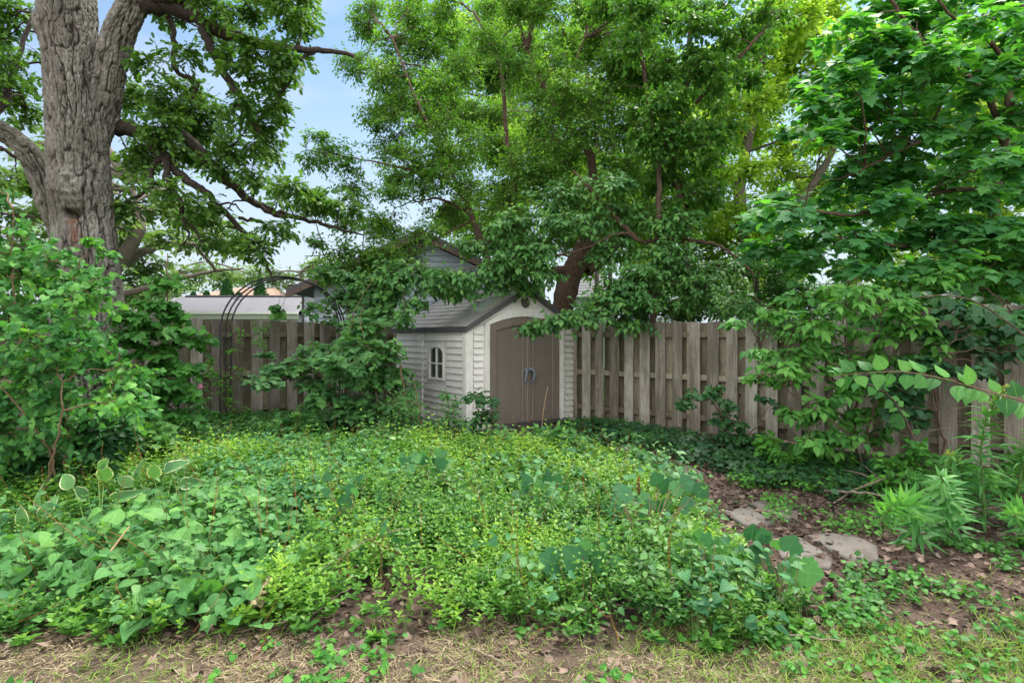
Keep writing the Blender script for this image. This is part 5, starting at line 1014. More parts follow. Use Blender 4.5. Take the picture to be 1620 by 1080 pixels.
vine('climbing_vine', 'leafy vine heaped over the top and right shoulder of the garden arch', [([(560, 700, 9.9), (555, 600, 9.9), (552, 520, 9.9), (535, 465, 9.9), (500, 445, 9.9), (455, 445, 9.9)], [1, .9, .8, .6, .5, .4])],
    [(505, 434, 18, 4, 9.9), (540, 438, 20, 5, 9.8), (572, 462, 18, 10, 9.7), (580, 500, 20, 18, 9.6), (560, 530, 24, 14, 9.6), (590, 480, 26, 18, 9.7), (580, 540, 28, 16, 9.6), (495, 490, 10, 10, 9.8), (515, 500, 10, 12, 9.8), (540, 545, 20, 10, 9.5), (500, 550, 14, 6, 9.5), (610, 500, 26, 16, 9.4), (446, 500, 10, 4, 9.8), (440, 485, 6, 6, 9.8), (510, 430, 24, 6, 9.9), (560, 440, 26, 8, 9.8), (620, 470, 24, 14, 9.6)],
    T_RND, 'mul', .095, cr=.16, dens=.85, tw=4, K=5, flat=.5, tb=.3, face=(0, -.6, 0), wood=.008)
# low plants along the foot of the left fence and under the lilac
LOW = [('low_plant', 'bluish leafy plants crowding the foot of the lilac at the far left', [(20, 730, 30, 20), (60, 720, 30, 20), (100, 735, 30, 18), (0, 765, 40, 16), (50, 755, 36, 14), (120, 760, 26, 12), (150, 710, 26, 20), (180, 690, 26, 20), (140, 680, 26, 20), (-20, 710, 30, 26)], 5.4, T_OVL, 'drk', .10),
       ('maple_seedlings', 'clump of pale maple seedlings below the young maple sapling', [(215, 695, 20, 10), (240, 690, 26, 12), (205, 715, 22, 10), (262, 700, 20, 8), (232, 668, 16, 8)], 6.9, T_MAP, 'mul', .12),
       ('rose_bush', 'straggly bush with pink blossom at the foot of the left arch legs', [(318, 640, 16, 16), (325, 665, 20, 14), (300, 670, 20, 12), (340, 680, 20, 10), (310, 610, 8, 8)], 8.6, T_OVA, 'shr', .05),
       ('low_plant', 'leafy seedlings spread between the arch legs below the fence', [(400, 690, 26, 8), (430, 680, 26, 10), (460, 675, 26, 12), (490, 668, 26, 14), (380, 700, 24, 8), (440, 700, 30, 8), (350, 700, 24, 8), (475, 695, 26, 8)], 7.9, T_MAP, 'mul', .085),
       ('low_plant', 'grey-green leafy weeds in front of the shed doors', [(800, 695, 18, 8), (830, 702, 20, 7), (860, 690, 18, 8), (885, 683, 14, 7), (905, 700, 18, 8), (920, 715, 18, 8), (850, 712, 22, 7), (780, 705, 16, 7)], 7.3, T_OVL, 'hrt', .10),
       ('low_plant', 'leafy weeds with hanging leaves where the path nears the pale fence', [(958, 728, 12, 12), (1010, 712, 12, 9), (1022, 730, 12, 10), (985, 745, 12, 8), (1010, 760, 16, 14), (985, 775, 14, 12)], 6.4, T_OVL, 'mul', .085),
       ('low_plant', 'young leafy shoots crowded under the wide layered shrub', [(1230, 720, 24, 9), (1260, 735, 24, 9), (1300, 730, 26, 9), (1335, 740, 22, 9), (1210, 700, 20, 8), (1280, 715, 24, 8)], 6.7, T_OVL, 'vio', .08),
       ('low_plant', 'tangle of mid green weeds behind the goldenrod patch', [(1420, 740, 26, 10), (1460, 750, 26, 12), (1500, 735, 22, 12), (1540, 760, 26, 14), (1590, 760, 30, 14), (1400, 765, 22, 8), (1620, 730, 26, 16), (1445, 720, 20, 10)], 5.5, T_OVL, 'vio', .08)]
for nm, lab, bl, d, T, lm, sz in LOW:
    bx = np.mean([b[0] for b in bl]); gy = HY+CAMZ*FPX/d
    tree(nm, lab, [([(bx, gy, d), (bx+3, gy-20, d), (bx, np.mean([b[1] for b in bl]), d)], [1.2, 1, .5])], [(x, y, rx, ry, d+rng.uniform(-.25, .25)) for x, y, rx, ry in bl], T, lm, sz, 'greenstem', cat='plant', cr=.14, dens=1.5, tw=4, K=5, droop=.15, flat=.5, tb=.3, face=(0, -.45, 0), wood=.007)

# ------------------------------------------------------------------ ground cover as stuff
def gpoly(pp, h=.12): return [tuple(((px-CX)/FPX*(CAMZ-h)*FPX/(py-HY), (CAMZ-h)*FPX/(py-HY))) for px, py in pp]
def pts_in(poly, dens):
    xs = [p[0] for p in poly]; ys = [p[1] for p in poly]; A_ = (max(xs)-min(xs))*(max(ys)-min(ys)); n = int(A_*dens)
    x = rng.uniform(min(xs), max(xs), n); y = rng.uniform(min(ys), max(ys), n); m = inpoly(x, y, poly); return x[m], y[m]
BED = gpoly([(-60, 995), (200, 985), (420, 985), (560, 978), (700, 980), (880, 985), (1010, 995), (1120, 998), (1240, 992), (1295, 968), (1315, 935), (1235, 905), (1190, 850), (1140, 815), (1090, 760), (1040, 735), (990, 715), (930, 700), (800, 697), (600, 697), (400, 697), (200, 700), (-60, 720)])
HRT = gpoly([(-60, 945), (60, 935), (170, 930), (215, 950), (330, 962), (400, 945), (440, 905), (470, 880), (500, 810), (470, 770), (390, 760), (280, 775), (180, 810), (80, 850), (0, 870), (-60, 870)], .15)
def edge_dist(x, y, poly):
    P = np.array(poly); Q = np.roll(P, -1, 0); d = np.full(x.shape, 1e9); p = np.stack([x, y], -1)
    for a_, b_ in zip(P, Q):
        ab = b_-a_; t = np.clip(((p-a_)@ab)/(ab@ab), 0, 1); d = np.minimum(d, np.linalg.norm(p-a_-t[:, None]*ab, axis=1))
    return d
def bedh(x, y): 
    e = np.clip(edge_dist(x, y, BED)/.55, 0, 1)
    return (.05+.32*fbm(x, y, 1.5, 2)+.16*fbm(x, y, 4.5, 6, 2))*(.25+.75*e**.7)
def vinca(poly, dens, lm, excl=None, size=.034, name='periwinkle', hs=1., tbias=0., prob=None):
    x, y = pts_in(poly, dens)
    if excl is not None: m = ~inpoly(x, y, excl); x, y = x[m], y[m]
    if prob is not None: m = rng.random(len(x)) < prob(x, y); x, y = x[m], y[m]
    n = len(x); h = bedh(x, y)*hs if hs else np.full(n, .06); hh = h*rng.uniform(.35, 1.1, n)*np.where(rng.random(n) < .06, 1.55, 1)
    P0 = np.stack([x, y, gz(x, y)+hh*.35], -1); lean = rv(n, .5); lean[:, 2] = 0; P2 = P0+lean*hh[:, None]*.8+UP*hh[:, None]*.75; P1 = (P0+P2)/2+lean*hh[:, None]*.15
    g = Geo(); sc = 1+np.clip(y-4, 0, 5)*.10
    patch = np.clip((fbm(x, y, 1.7, 9)-.5)*2.2+.42+tbias, 0, .8)
    K = 10
    t = np.repeat(np.linspace(.25, 1, K//2), 2)[None]; sg = np.tile([1., -1.], K//2)[None]
    t3 = t[..., None]; C = P0[:, None]*(1-t3)**2+2*P1[:, None]*t3*(1-t3)+P2[:, None]*t3*t3
    az = rng.uniform(0, 6.283, n)[:, None]+np.repeat(np.arange(K//2)*1.57, 2)[None]
    F = np.stack([np.cos(az)*sg, np.sin(az)*sg, np.full((n, K), .35)+.5*(t**4)], -1)+rv(n*K, .15).reshape(n, K, 3)
    s = size*rng.uniform(.7, 1.25, (n, K))*(1.1-.45*t**3)*sc[:, None]
    ti = np.clip(patch[:, None]*.6+.15*rng.random((n, K))+.42*t**3*rng.uniform(.3, 1.2, n)[:, None], 0, 1)
    leaves(g, T_OVA, C.reshape(-1, 3), F.reshape(-1, 3), np.tile([0, -.25, 1.], (n*K, 1))+rv(n*K, .35), s.ravel(), ti.ravel())
    k = rng.random(n) < .35; thin(g, P0[k]-UP*.02, P1[k], P2[k], np.full(k.sum(), .0013), np.full(k.sum(), .0008), 2, 3)
    return g
g = vinca(BED, 900, 'vin', excl=[tuple(p) for p in HRT], size=.037, prob=lambda x, y: np.clip((edge_dist(x, y, BED)-.18*fbm(x, y, 3.2, 61))/.12, .03, 1)*np.clip((fbm(x, y, 2.6, 71, 3)-.34)*6, .16, 1))
g.merge(vinca(BED, 150, 'vin', excl=[tuple(p) for p in HRT], size=.062, prob=lambda x, y: np.clip((fbm(x, y, 1.4, 91, 3)-.42)*6, .12, 1), tbias=-.1))
n = 420; x, y = pts_in(BED, 14); n = len(x); P0 = np.stack([x, y, gz(x, y)+bedh(x, y)*.5], -1); P2 = P0+rv(n, .16)+UP*bedh(x, y)[:, None]*.8; thin(g, P0, (P0+P2)/2+rv(n, .03), P2, np.full(n, .0022), np.full(n, .0012), 5, 4, m=1)
tag(obj('periwinkle_ground_cover', g.me('periwinkle_ground_cover', [LV['vin'], M['rust']], True)), 'bright green periwinkle carpeting the bed before the storage shed', 'ground cover', kind='stuff')
# heart leaved mass, lower left
x, y = pts_in(HRT, 64); n = len(x); g = Geo(); e = np.clip(edge_dist(x, y, HRT)/.5, 0, 1); K = 9
top = (.10+.17*e+.06*rng.random(n)); az = rng.uniform(0, 6.283, (n, K)); rad = rng.uniform(.05, .24, (n, K)); hz = top[:, None]*rng.uniform(.4, 1.2, (n, K))
B0 = np.stack([x, y, gz(x, y)], -1)[:, None]; Tp = B0+np.stack([np.cos(az)*rad, np.sin(az)*rad, hz], -1)
P0 = np.broadcast_to(B0, Tp.shape).reshape(-1, 3); P2 = Tp.reshape(-1, 3); P1 = P0*.4+P2*.6; P1[:, 2] = P2[:, 2]*.75
thin(g, P0, P1, P2, np.full(len(P0), .0028), np.full(len(P0), .0018), 3, 3, m=1)
F = np.stack([np.cos(az), np.sin(az), -.05+0*az], -1).reshape(-1, 3)+rv(n*K, .3)+np.array([0, -.3, 0]); s = rng.uniform(.05, .105, n*K)*rng.choice([.7, 1, 1.5], n*K, p=[.4, .48, .12])
leaves(g, T_HRT, P2, F, np.tile([0, -.4, 1.], (n*K, 1))+rv(n*K, .42), s, np.clip(.15+.55*rng.random(n*K)+.25*(hz.ravel() > .3), 0, 1))
tag(obj('heart_leaved_ground_cover', g.me('heart_leaved_ground_cover', [LV['hrt'], M['greenstem']], True)), 'mound of large heart-shaped blue-green leaves at the front left of the bed', 'ground cover', kind='stuff')
# taller weeds mixed through the periwinkle

VR = gpoly([(1340, 900), (1400, 862), (1640, 850), (1680, 1010), (1560, 1030), (1430, 990), (1330, 1000), (1200, 1040), (1050, 1010), (1150, 990), (1280, 960)], .04)
def lowleaf(poly, dens, T, size, hmax, tb=.1, prob=None, face=-.35):
    x, y = pts_in(poly, dens)
    if prob is not None: m = rng.random(len(x)) < prob(x, y); x, y = x[m], y[m]
    n = len(x); g = Geo(); K = 5; az = rng.uniform(0, 6.283, (n, K)); r_ = rng.uniform(.01, .06, (n, K))*(size/.04); h = rng.uniform(.2, 1, (n, K))*hmax
    B0 = np.stack([x, y, gz(x, y)], -1)[:, None]; P2 = (B0+np.stack([np.cos(az)*r_, np.sin(az)*r_, h], -1)).reshape(-1, 3); P0 = np.broadcast_to(B0, (n, K, 3)).reshape(-1, 3)
    thin(g, P0, P0*.4+P2*.6+UP*.01, P2, np.full(n*K, .0012), np.full(n*K, .0009), 2, 3, m=1)
    leaves(g, T, P2, np.stack([np.cos(az), np.sin(az), -.1+0*az], -1).reshape(-1, 3)+rv(n*K, .3), np.tile([0, face, 1.], (n*K, 1))+rv(n*K, .28), size*rng.uniform(.6, 1.3, n*K), np.clip(tb+rng.random(n*K)*.75, 0, 1)); return g
pn = lambda s, o, lo, hi: (lambda x, y: np.clip((fbm(x, y, s, o)-lo)/(hi-lo), 0, 1))
def stuff(name, g, mats, label, cat): tag(obj(name, g.me(name, mats, True)), label, cat, kind='stuff')
g_ = lowleaf(BED, 34, T_HR2, .060, .36, .1, pn(1.4, 83, .52, .60)); g2_ = lowleaf(gpoly([(270, 700), (600, 700), (620, 740), (560, 790), (480, 800), (330, 760)], .2), 60, T_HR2, .07, .34, .1)
g_.merge(g2_)
stuff('mixed_weeds', lowleaf(BED, 60, T_OVL, .062, .44, .15, pn(1.9, 113, .47, .58)), [LV['mul'], M['greenstem']], 'taller oval-leaved weeds in patches among the periwinkle', 'weeds')
stuff('bed_weeds', g_, [LV['grp'], M['greenstem']], 'blue-green heart-leaved weeds poking up through the periwinkle', 'weeds')
stuff('violet_leaves', lowleaf(VR, 230, T_RND, .034, .08, .0, pn(2.6, 4, .44, .64)), [LV['vio'], M['greenstem']], 'low round violet leaves spreading over the soil at the lower right', 'ground cover')
PT = gpoly([(1175, 730), (1300, 745), (1400, 790), (1420, 850), (1340, 850), (1230, 835), (1180, 800), (1150, 770)], .04)
stuff('path_weeds', lowleaf(PT, 170, T_OVA, .05, .13, .3, pn(2, 14, .42, .56)), [LV['vio'], M['greenstem']], 'light green weeds between the flagstones and the branch pile', 'weeds')
IV = gpoly([(890, 672), (940, 668), (1060, 685), (1180, 706), (1320, 725), (1420, 745), (1440, 800), (1330, 800), (1290, 770), (1190, 765), (1120, 735), (1040, 715), (960, 705), (890, 695)], .05)
stuff('fence_weeds', lowleaf(IV, 110, T_OVA, .05, .22, .1, pn(2.2, 134, .46, .58)), [LV['shr'], M['greenstem']], 'light weeds growing through the ivy below the pale fence', 'weeds')
stuff('ivy_ground_cover', lowleaf(IV, 230, T_GRP, .058, .17, .0, pn(2.4, 24, .36, .52)), [LV['ivy'], M['twig']], 'dark glossy ivy along the foot of the pale fence', 'ivy')
FE = gpoly([(-60, 1012), (300, 1000), (600, 985), (900, 985), (1200, 1000), (1330, 960), (1420, 960), (1680, 1010), (1680, 1100), (-60, 1100)], .0)
stuff('clover_sprigs', lowleaf(FE, 110, T_RND, .03, .05, .2, pn(1.5, 34, .45, .62)), [LV['vio'], M['greenstem']], 'scattered clover sprigs in the mown strip', 'weeds')
# back left undergrowth under lilac and along the fence
UL = gpoly([(-60, 720), (150, 690), (330, 668), (560, 664), (700, 690), (560, 705), (330, 715), (200, 740), (60, 790), (-60, 830)], .05)
stuff('undergrowth', lowleaf(UL, 130, T_OVL, .085, .30, .05), [LV['shr'], M['greenstem']], 'shaded leafy undergrowth below the lilac and the dark fence', 'undergrowth')
# grass strip
def blades(poly, dens, lo, hi, flat, prob=None):
    x, y = pts_in(poly, dens)
    if prob is not None: m = rng.random(len(x)) < prob(x, y); x, y = x[m], y[m]
    n = len(x); g = Geo(); az = rng.uniform(0, 6.283, n); F = np.stack([np.cos(az), np.sin(az), rng.uniform(0, 1, n)**1.5*flat+.08], -1); sz = rng.uniform(lo, hi, n)
    P = np.stack([x, y, gz(x, y)+rng.uniform(0, .012, n)], -1); leaves(g, T_BLD, P, F, np.tile([0, 0, 1.], (n, 1))+rv(n, .5), sz, rng.random(n)); return g
LW = [(-4, 2.2), (4, 2.2), (4.5, 3.55), (2.2, 3.35), (.8, 3.2), (-.5, 3.2), (-2, 3.3), (-4, 3.5)]
near = lambda x, y: np.clip((3.35-y+ (fbm(x, y, 2.5, 50)-.5)*1.0)/.35, .06, 1)
tanp = lambda x, y: near(x, y)*np.clip(1.15-np.clip((x-1.3)*1.1, 0, .75), .3, 1)*np.clip((fbm(x, y, 2.4, 41)-.36)*5, .06, 1)
grp_ = lambda x, y: near(x, y)*np.clip(np.clip((x-.6)*.7, 0, .9)+(fbm(x, y, 2.2, 44)-.42)*1.6, .05, 1)
stuff('dry_grass', blades(LW, 7000, .02, .062, .5, tanp), LV['tan'], 'dry mown tan grass along the bottom of the scene', 'grass')
stuff('green_grass', blades([(-4, 2.2), (4.5, 2.2), (6, 4.3), (2.5, 3.8), (1.5, 3.4), (-.5, 3.25), (-4, 3.5)], 6000, .03, .085, 1.4, grp_), LV['gra'], 'green grass blades thickening towards the lower right', 'grass')
# litter
def litter(poly, dens, size, prob=None, T=T_OVL, lift=.012):
    x, y = pts_in(poly, dens)
    if prob is not None: m = rng.random(len(x)) < prob(x, y); x, y = x[m], y[m]
    n = len(x); g = Geo(); F = rv(n); F[:, 2] *= .35; leaves(g, T, np.stack([x, y, gz(x, y)+rng.uniform(.002, lift, n)], -1), F, np.tile([0, -.1, 1.], (n, 1))+rv(n, .45), size*rng.uniform(.5, 1.4, n), rng.random(n)); return g
PATH = gpoly([(940, 705), (1060, 715), (1180, 770), (1300, 790), (1420, 850), (1460, 900), (1400, 930), (1250, 930), (1150, 860), (1060, 780)], 0)
ALLG = [(-4.5, 2.3), (4.5, 2.3), (6.5, 5.2), (4.5, 7.2), (1.5, 9.8), (-7, 9), (-5, 4)]
g3 = litter(PATH, 420, .038, None); g3.merge(litter(PATH, 120, .045, None, T_MAP, .045))
gl_ = litter(ALLG, 175, .040, lambda x, y: np.clip(.35+.65*((y > 3.0) & (y < 4.2))+.6*((x > 1) & (y > 4)), 0, 1)); g2 = litter(ALLG, 120, .05, None, T_MAP)
gl_.merge(g2); gl_.merge(g3)
stuff('leaf_litter', gl_, LV['ded'], 'brown dead leaves scattered on the soil and the path', 'leaf litter')
# small bark chips and straws
n = 5200; x = rng.uniform(-4, 5, n); y = rng.uniform(2.4, 7, n); az = rng.uniform(0, 6.28, n); ln = rng.uniform(.03, .16, n); P0 = np.stack([x, y, gz(x, y)+.008], -1); P2 = P0+np.stack([np.cos(az)*ln, np.sin(az)*ln, rng.uniform(0, .02, n)], -1)
keep = (~inpoly(x, y, BED)) | (rng.random(n) < .1); g = Geo(); thin(g, P0[keep], (P0[keep]+P2[keep])/2+rv(keep.sum(), .006), P2[keep], np.full(keep.sum(), .0016), np.full(keep.sum(), .0009), 3, 3)
stuff('twig_litter', g, M['deadwood'], 'thin dead twigs and straws strewn over bare soil', 'twigs')

# ------------------------------------------------------------------ flagstones
STN = [([(1140, 812), (1185, 806), (1232, 826), (1228, 834), (1178, 836)], 'left flagstone of the farther pair on the path'), ([(1184, 803), (1212, 799), (1262, 812), (1262, 826), (1240, 828)], 'right flagstone of the farther pair on the path'),
    ([(1222, 858), (1262, 850), (1318, 888), (1312, 903), (1260, 900), (1236, 884)], 'left flagstone of the nearer pair on the path'), ([(1277, 853), (1335, 848), (1388, 872), (1392, 896), (1350, 896), (1318, 882)], 'right flagstone of the nearer pair, darkened by soil'),
    ([(1062, 748), (1092, 740), (1116, 752), (1096, 764), (1070, 762)], 'flagstone half sunk among dead leaves midway up the path'), ([(966, 712), (1002, 708), (1016, 718), (992, 726)], 'farthest flagstone of the path near the ivy')]
for pp, lab in STN:
    q = np.array([G(*p) for p in pp]); c0 = q.mean(0); Q = []
    for a_, b_ in zip(q, np.roll(q, -1, 0)):
        for t_ in np.linspace(0, 1, 7)[:-1]: p = a_*(1-t_)+b_*t_; Q.append(c0+(p-c0)*(1+.05*(rng.random()-.5)))
    Q = np.array(Q)-c0; n = len(Q); V = []; rings = [(1.0, -.03), (1.0, .02), (.975, .034), (.7, .036), (.35, .036)]
    for s_, z in rings: V += [(a_*s_, b_*s_, z-.006+(fbm(a_*s_+c0[0], b_*s_+c0[1], 9, 3)-.5)*.02*(z > .03)) for a_, b_ in Q]
    V.append((0, 0, .03)); Fc = []; Zs = []
    for r_i in range(len(rings)-1):
        for q_ in range(n): Fc += [r_i*n+q_, r_i*n+(q_+1) % n, (r_i+1)*n+(q_+1) % n, (r_i+1)*n+q_]; Zs.append(4)
    for q_ in range(n): Fc += [(len(rings)-1)*n+q_, (len(rings)-1)*n+(q_+1) % n, len(V)-1]; Zs.append(3)
    me = mesh('flagstone', V, Fc, Zs, M['stone']); o = obj('flagstone', me, None, (c0[0], c0[1], float(gz(c0[0], c0[1])))); tag(o, lab, 'paving stone', 'flagstones of the path')

# ------------------------------------------------------------------ single plants in the bed
def petiole_plant(name, label, px, py, spots, T, lm, stem='greenstem', cat='plant', group=None, facev=(0, -.8, .5), extra=None):
    """spots: (px, py, depth, leaf length, direction angle in the picture)"""
    b = G(px, py); base = np.array([b[0], b[1], 0.]); t = thing(name, label, cat, tuple(base), 0, group); g = Geo(); gl = Geo()
    P2 = np.array([W(a_, b_-9, d_) for a_, b_, d_, *_ in spots])-base; n = len(P2); P0 = rv(n, .02); P0[:, 2] = float(gz(*b)); P1 = P0*.45+P2*.55; P1[:, 2] = P0[:, 2]+(P2[:, 2]-P0[:, 2])*.75
    thin(g, P0, P1, P2, np.full(n, .0035), np.full(n, .0022), 6, 5)
    an = np.radians([s[4] for s in spots]); F = np.stack([np.cos(an), rng.normal(-.15, .2, n), np.sin(an)], -1)
    leaves(gl, T, P2, F, np.tile(facev, (n, 1))+rv(n, .25), np.array([s[3] for s in spots]), np.clip(rng.random(n), 0, 1))
    g.obj('stem', M[stem], t, True); obj('foliage', gl.me('foliage', LV[lm] if isinstance(lm, str) else lm, True), t); return t
HOSTA = [('white-edged hosta nearest the left edge of the bed', 55, 930, 4.3, [(42, 840, 120), (62, 828, 60), (30, 870, 200), (75, 850, 20), (52, 900, 250), (85, 880, -20), (25, 900, 180), (70, 812, 130), (100, 862, 10)]),
         ('white-edged hosta between the two other variegated ones', 150, 900, 4.5, [(140, 795, 150), (165, 770, 75), (155, 750, 40), (125, 800, 170), (175, 800, 20), (150, 830, 250), (115, 780, 140), (180, 830, -10), (160, 812, 300)]),
         ('white-edged hosta with upright pale leaves farthest from the camera', 245, 860, 4.8, [(222, 770, 110), (245, 765, 80), (262, 755, 45), (275, 750, 40), (210, 775, 150), (240, 785, 200), (285, 775, 10), (232, 800, 250)])]
for lab, px, py, d, lv in HOSTA:
    petiole_plant('hosta', lab, px, py, [(a_, b_, d+rng.uniform(-.25, .2), rng.uniform(.14, .19), c_) for a_, b_, c_ in lv], T_HOS, 'hos', group='variegated hostas', facev=(0, -.7, .5))
GRP = [('dark grape-leaved plant with five broad leaves at the front of the bed', 925, 985, 3.75, [(895, 895, 160, .17), (935, 900, 60, .19), (905, 935, 200, .17), (930, 945, 265, .18), (972, 898, 10, .12), (950, 880, 80, .12), (900, 915, 230, .13)]),
       ('cluster of grey-green grape leaves near the first dry seed stalk by the path', 1020, 900, 4.5, [(1000, 790, 200, .14), (1028, 800, 260, .13), (1062, 785, 30, .17), (1015, 830, 270, .12), (1045, 815, 300, .12), (985, 800, 170, .12), (1075, 810, 330, .13), (1040, 775, 100, .12)]),
       ('drooping grape leaves with pale blossom just left of the flagstones', 1120, 970, 3.8, [(1100, 900, 160, .17), (1125, 905, 290, .18), (1095, 940, 215, .16), (1140, 930, 320, .15), (1108, 870, 90, .12), (1150, 900, 20, .12), (1085, 915, 190, .13)]),
       ('broad dark leaf plant at the front corner beside the nearer flagstones', 1250, 975, 3.75, [(1210, 868, 100, .15), (1225, 875, 60, .13), (1262, 910, 350, .19), (1245, 930, 250, .13), (1200, 890, 150, .12), (1270, 935, 320, .12)]),
       ('row of round blue-green leaves poking above the periwinkle left of centre', 690, 800, 5.6, [(640, 740, 150, .11), (655, 748, 200, .1), (672, 742, 90, .1), (690, 750, 270, .11), (706, 742, 30, .13), (628, 752, 180, .1), (700, 765, 300, .1), (665, 760, 250, .1)]),
       ('small plant with violet flower among the periwinkle', 610, 930, 4.1, [(590, 865, 150, .09), (605, 855, 90, .09), (622, 870, 30, .1), (630, 890, 330, .1), (595, 885, 200, .1), (612, 895, 270, .1), (580, 880, 180, .09), (600, 905, 250, .1), (640, 870, 20, .09)]),
       ('yellowing upright leaf plant between heart leaves and periwinkle', 550, 870, 4.6, [(545, 808, 80, .12), (560, 790, 60, .1), (520, 790, 150, .1), (535, 830, 220, .1)]),
       ('pale leafy vine stems rising near the centre back of the bed', 730, 860, 5.0, [(735, 830, 90, .09), (610, 805, 120, .09), (622, 825, 60, .1), (615, 840, 200, .1), (745, 845, 20, .08), (722, 850, 160, .08)]),
       ('grey-green leafy shoot midway between the centre stalk and path', 860, 830, 4.9, [(835, 785, 150, .1), (850, 778, 90, .1), (868, 790, 30, .1), (845, 800, 230, .1), (865, 770, 80, .11), (880, 780, 20, .1), (820, 790, 180, .08)])]
for lab, px, py, d, lv in GRP:
    petiole_plant('grapevine_plant', lab, px, py, [(a_+q_*rng.normal(0, 16), b_+q_*rng.normal(0, 12), d-.22+rng.uniform(-.16, .12), s_*rng.uniform(.6, .95), c_+q_*rng.normal(0, 40)) for q_ in (0, 1, 1) for a_, b_, c_, s_ in lv], T_GRP if 'grape' in lab or 'broad' in lab else T_HRT, 'grp', 'twig')
def flower(label, px, py, d, m, r_, n=5, cat='flower'):
    P = W(px, py, d); g = Geo(); a_ = np.arange(n)*6.283/n; F = np.stack([np.cos(a_), np.full(n, -.3), np.sin(a_)], -1); leaves(g, T_OVA, np.zeros((n, 3)), F, np.tile([0, -1., .2], (n, 1)), r_, rng.random(n)); t = thing('flower', label, cat, (P[0], P[1], P[2]))
    obj('petals', g.me('petals', m, True), t); g = Geo(); thin(g, np.zeros((1, 3)), np.array([[0, .02, -P[2]*.5]]), np.array([[.02, .03, -P[2]]]), [.0015], [.002], 5, 4); g.obj('stem', M['greenstem'], t)
flower('small violet blossom between dark leaves left of the rusty stalk', 590, 885, 4.0, M['flower'], .022); flower('pale cream blossom on the drooping grape leaves by the stones', 1143, 888, 3.72, M['whitef'], .04, 4)
flower('tiny pink blossom in front of the dark fence beside the arch', 318, 611, 8.5, M['pinkf'], .045)

# seed stalks, reed, twigs
def stalk(name, label, pts, rad, m, seeds=None, cat='stalk', kk=None):
    k_ = pts[0][2]/FPX; g = Geo(); C = limb(g, pts, [x*k_ for x in rad], 6, 6, .0015); base = np.array([C[0][0], C[0][1], 0.]); t = thing(name, label, cat, tuple(base)); g.V = [v-base for v in g.V]; g.obj('stem', M[m], t, True)
    if seeds:
        a_, b_, n, s_, w_ = seeds; gs = Geo(); ii = rng.uniform(a_, b_, n)*(len(C)-1); P = C[ii.astype(int)]*(1-(ii % 1))[:, None]+C[np.minimum(ii.astype(int)+1, len(C)-1)]*(ii % 1)[:, None]+rv(n, w_); leaves(gs, T_OVA, P, rv(n), rv(n), s_, rng.random(n)); gs.V = [v-base for v in gs.V]; obj('seed_head', gs.me('seed_head', M['rust'], True), t)
stalk('seed_stalk', 'upright rust-red seed stalk standing in the middle of the periwinkle', [(778, 915, 4.6), (776, 870, 4.6), (771, 835, 4.6), (765, 808, 4.6)], [1, .9, .8, .6], 'rust', (.35, 1, 620, .018, .009))
stalk('seed_stalk', 'thin brown seed stalk just right of the thick rusty one', [(800, 900, 4.7), (801, 860, 4.7), (796, 825, 4.7)], [.8, .7, .5], 'rust', (.6, 1, 90, .014, .004))
stalk('seed_stalk', 'rusty seed stalk near the path behind the grey-green grape leaves', [(1018, 830, 5.0), (1012, 790, 5.0), (1010, 755, 5.0)], [.9, .8, .6], 'rust', (.35, 1, 240, .017, .006))
stalk('seed_stalk', 'rusty seed stalk bent over level above the grape leaves', [(1030, 850, 4.8), (1028, 810, 4.8), (1012, 797, 4.8), (985, 797, 4.8)], [.9, .8, .7, .5], 'rust', (.5, 1, 220, .016, .005))
stalk('reed', 'long straight tan reed leaning across the heart-shaped leaves', [(120, 962, 3.4), (150, 905, 3.5), (178, 868, 3.6), (205, 832, 3.7)], [2.2, 2, 1.8, 1.2], 'tanstem')
stalk('dry_stem', 'thin pale dry stem rising before the right shed door', [(857, 690, 8.5), (858, 665, 8.5), (862, 635, 8.5), (867, 612, 8.5)], [.6, .6, .5, .4], 'tanstem')
def stick(label, pts, rad, m='deadwood', name='fallen_branch', forks=()):
    g = Geo(); P = []
    for px, py, h in pts:
        d = (CAMZ-h)*FPX/(py-HY); P.append(((px-CX)/FPX*d, d, h))
    P = np.array(P); C, _ = tube(g, P, [r_ for r_ in rad], 6, 5, .004)
    for (t_, dx_, dy_, dz_, r_) in forks: s_ = C[int(t_*(len(C)-1))]; tube(g, [s_, s_+np.array([dx_*.5, dy_*.5, dz_*.6]), s_+np.array([dx_, dy_, dz_])], [r_, r_*.7, r_*.3], 5, 4, .006)
    base = np.array([P[0][0], P[0][1], 0.]); g.V = [v-base for v in g.V]; o = g.obj(name, M[m], None, True, loc=tuple(base)); tag(o, label, 'branch')
stick('forked brown stick lying on the dry grass in front of the bed', [(745, 1026, .02), (772, 1036, .03), (800, 1050, .02), (818, 1056, .015)], [.006, .006, .005, .003], forks=((.75, .06, .02, .02, .003),))
stick('long straight stick lying along the soil before the front corner of the bed', [(1210, 1006, .03), (1270, 1007, .03), (1340, 1016, .03)], [.005, .005, .003])
stick('longest reddish dead branch crossing the branch pile by the path', [(1305, 776, .10), (1340, 778, .16), (1390, 782, .16), (1430, 794, .10)], [.014, .012, .010, .007])
stick('dead branch slanting up across the branch pile', [(1318, 796, .05), (1350, 775, .15), (1385, 762, .22), (1400, 756, .24)], [.010, .009, .008, .004], forks=((.6, .25, .1, .05, .005), (.8, -.1, .1, .12, .004)))
stick('dead branch at the back of the branch pile', [(1330, 742, .12), (1370, 752, .20), (1400, 762, .18), (1420, 762, .2)], [.012, .010, .008, .005], forks=((.5, .2, -.1, .06, .005),))
stick('thin dead branch at the right of the goldenrod roots', [(1545, 806, .08), (1590, 800, .12), (1640, 796, .12)], [.009, .008, .006])
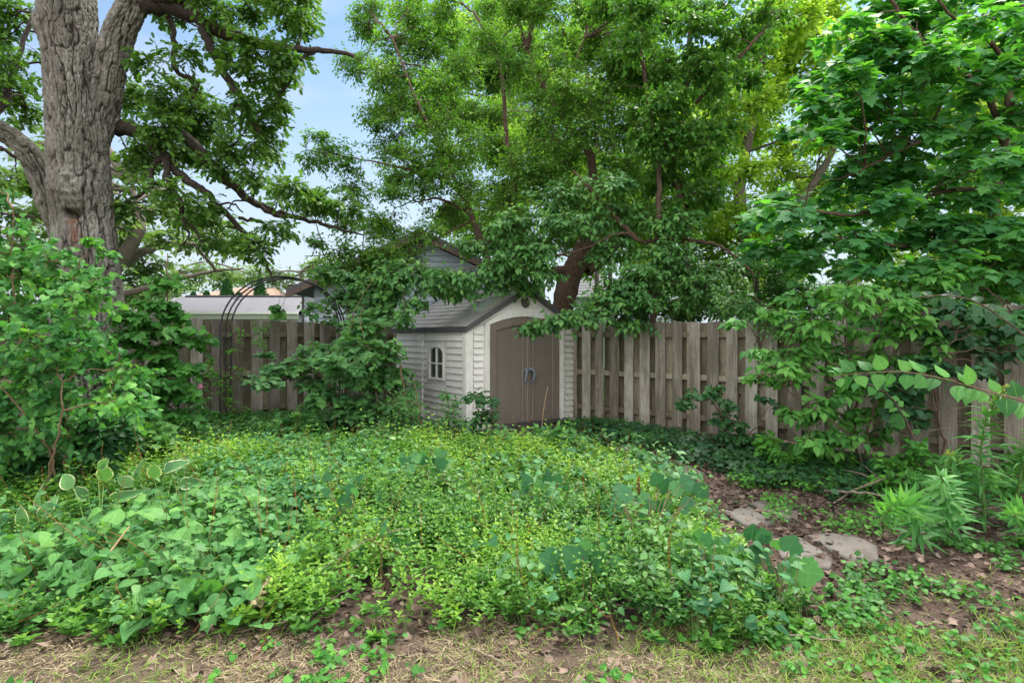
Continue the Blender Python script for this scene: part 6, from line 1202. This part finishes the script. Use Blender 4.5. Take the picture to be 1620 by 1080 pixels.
stick('thin red-brown stem trailing over the heart leaves towards the dry grass', [(560, 925, .12), (500, 965, .10), (440, 985, .06), (370, 1000, .02)], [.003, .003, .003, .002], name='trailing_stem')
stick('bare red-brown stem trailing from the periwinkle at the front left', [(640, 835, .28), (590, 850, .3), (540, 880, .25), (500, 905, .2)], [.003, .003, .003, .002], name='trailing_stem')
# bare twigs tangled before the right end of the fence
g = Geo(); n = 46; a0 = np.array([W(rng.uniform(1420, 1640), rng.uniform(640, 770), 5.9+rng.uniform(-.3, .5)) for _ in range(n)]); dv = rv(n, .28); dv[:, 1] *= .4
thin(g, a0, a0+dv*.5+rv(n, .03), a0+dv, np.full(n, .003), np.full(n, .0012), 5, 4); c0 = a0.mean(0)*np.array([1, 1, 0]); g.V = [v-c0 for v in g.V]
tag(g.obj('bramble_tangle', M['deadwood'], None, True, loc=tuple(c0)), 'tangle of bare grey twigs in front of the last tall fence boards', 'brambles', kind='stuff')
# crumpled dead leaves lying on the edge of the bed
for px, py, s_, lab in [(430, 925, .13, 'largest crumpled tan leaf at the right end of the heart-leaved mound'), (412, 938, .1, 'crumpled tan leaf hanging below the largest one'), (447, 915, .09, 'crumpled tan leaf just right of the largest one'), (178, 985, .09, 'curled yellowish leaf on the soil below the tan reed'), (143, 980, .10, 'curled brown leaf on the soil left of the yellowish one')]:
    h = .16 if px > 300 else .02; d = (CAMZ-h)*FPX/(py-HY); g = Geo(); n = 5 if px > 300 else 1
    for q in range(n):
        x_ = np.linspace(-1, 1, 9); y_ = np.linspace(0, 1, 9); XX, YY = np.meshgrid(x_, y_); wd = .38*np.sin(np.pi*np.clip(YY, .02, .98))**.7; VX = XX*wd; VZ = .25*np.abs(XX)*wd+.10*np.sin(XX*5+q*2)*np.sin(YY*7+q)+.06*np.sin(XX*9+YY*6); V = np.stack([VX, YY, VZ], -1).reshape(-1, 3)*s_
        a_ = rng.uniform(0, 6.28); tl = rng.uniform(-1.2, -.2); Rm = np.array([[math.cos(a_), -math.sin(a_), 0], [math.sin(a_), math.cos(a_), 0], [0, 0, 1]])@np.array([[1, 0, 0], [0, math.cos(tl), -math.sin(tl)], [0, math.sin(tl), math.cos(tl)]])
        i_ = np.arange(8)[:, None]*9+np.arange(8)[None]; g.add(V@Rm.T+rv(1, .02)[0]+np.array([0, 0, .03]), np.stack([i_, i_+1, i_+10, i_+9], -1).reshape(-1), np.full(64, 4), np.stack([XX.ravel(), YY.ravel(), np.full(81, rng.random())], -1))
    o = g.obj('dead_leaf', LV['dry'] if py != 980 else LV['ded'], None, True, loc=((px-CX)/FPX*d, d, h-.02)); tag(o, lab, 'leaf', 'crumpled dead leaves')
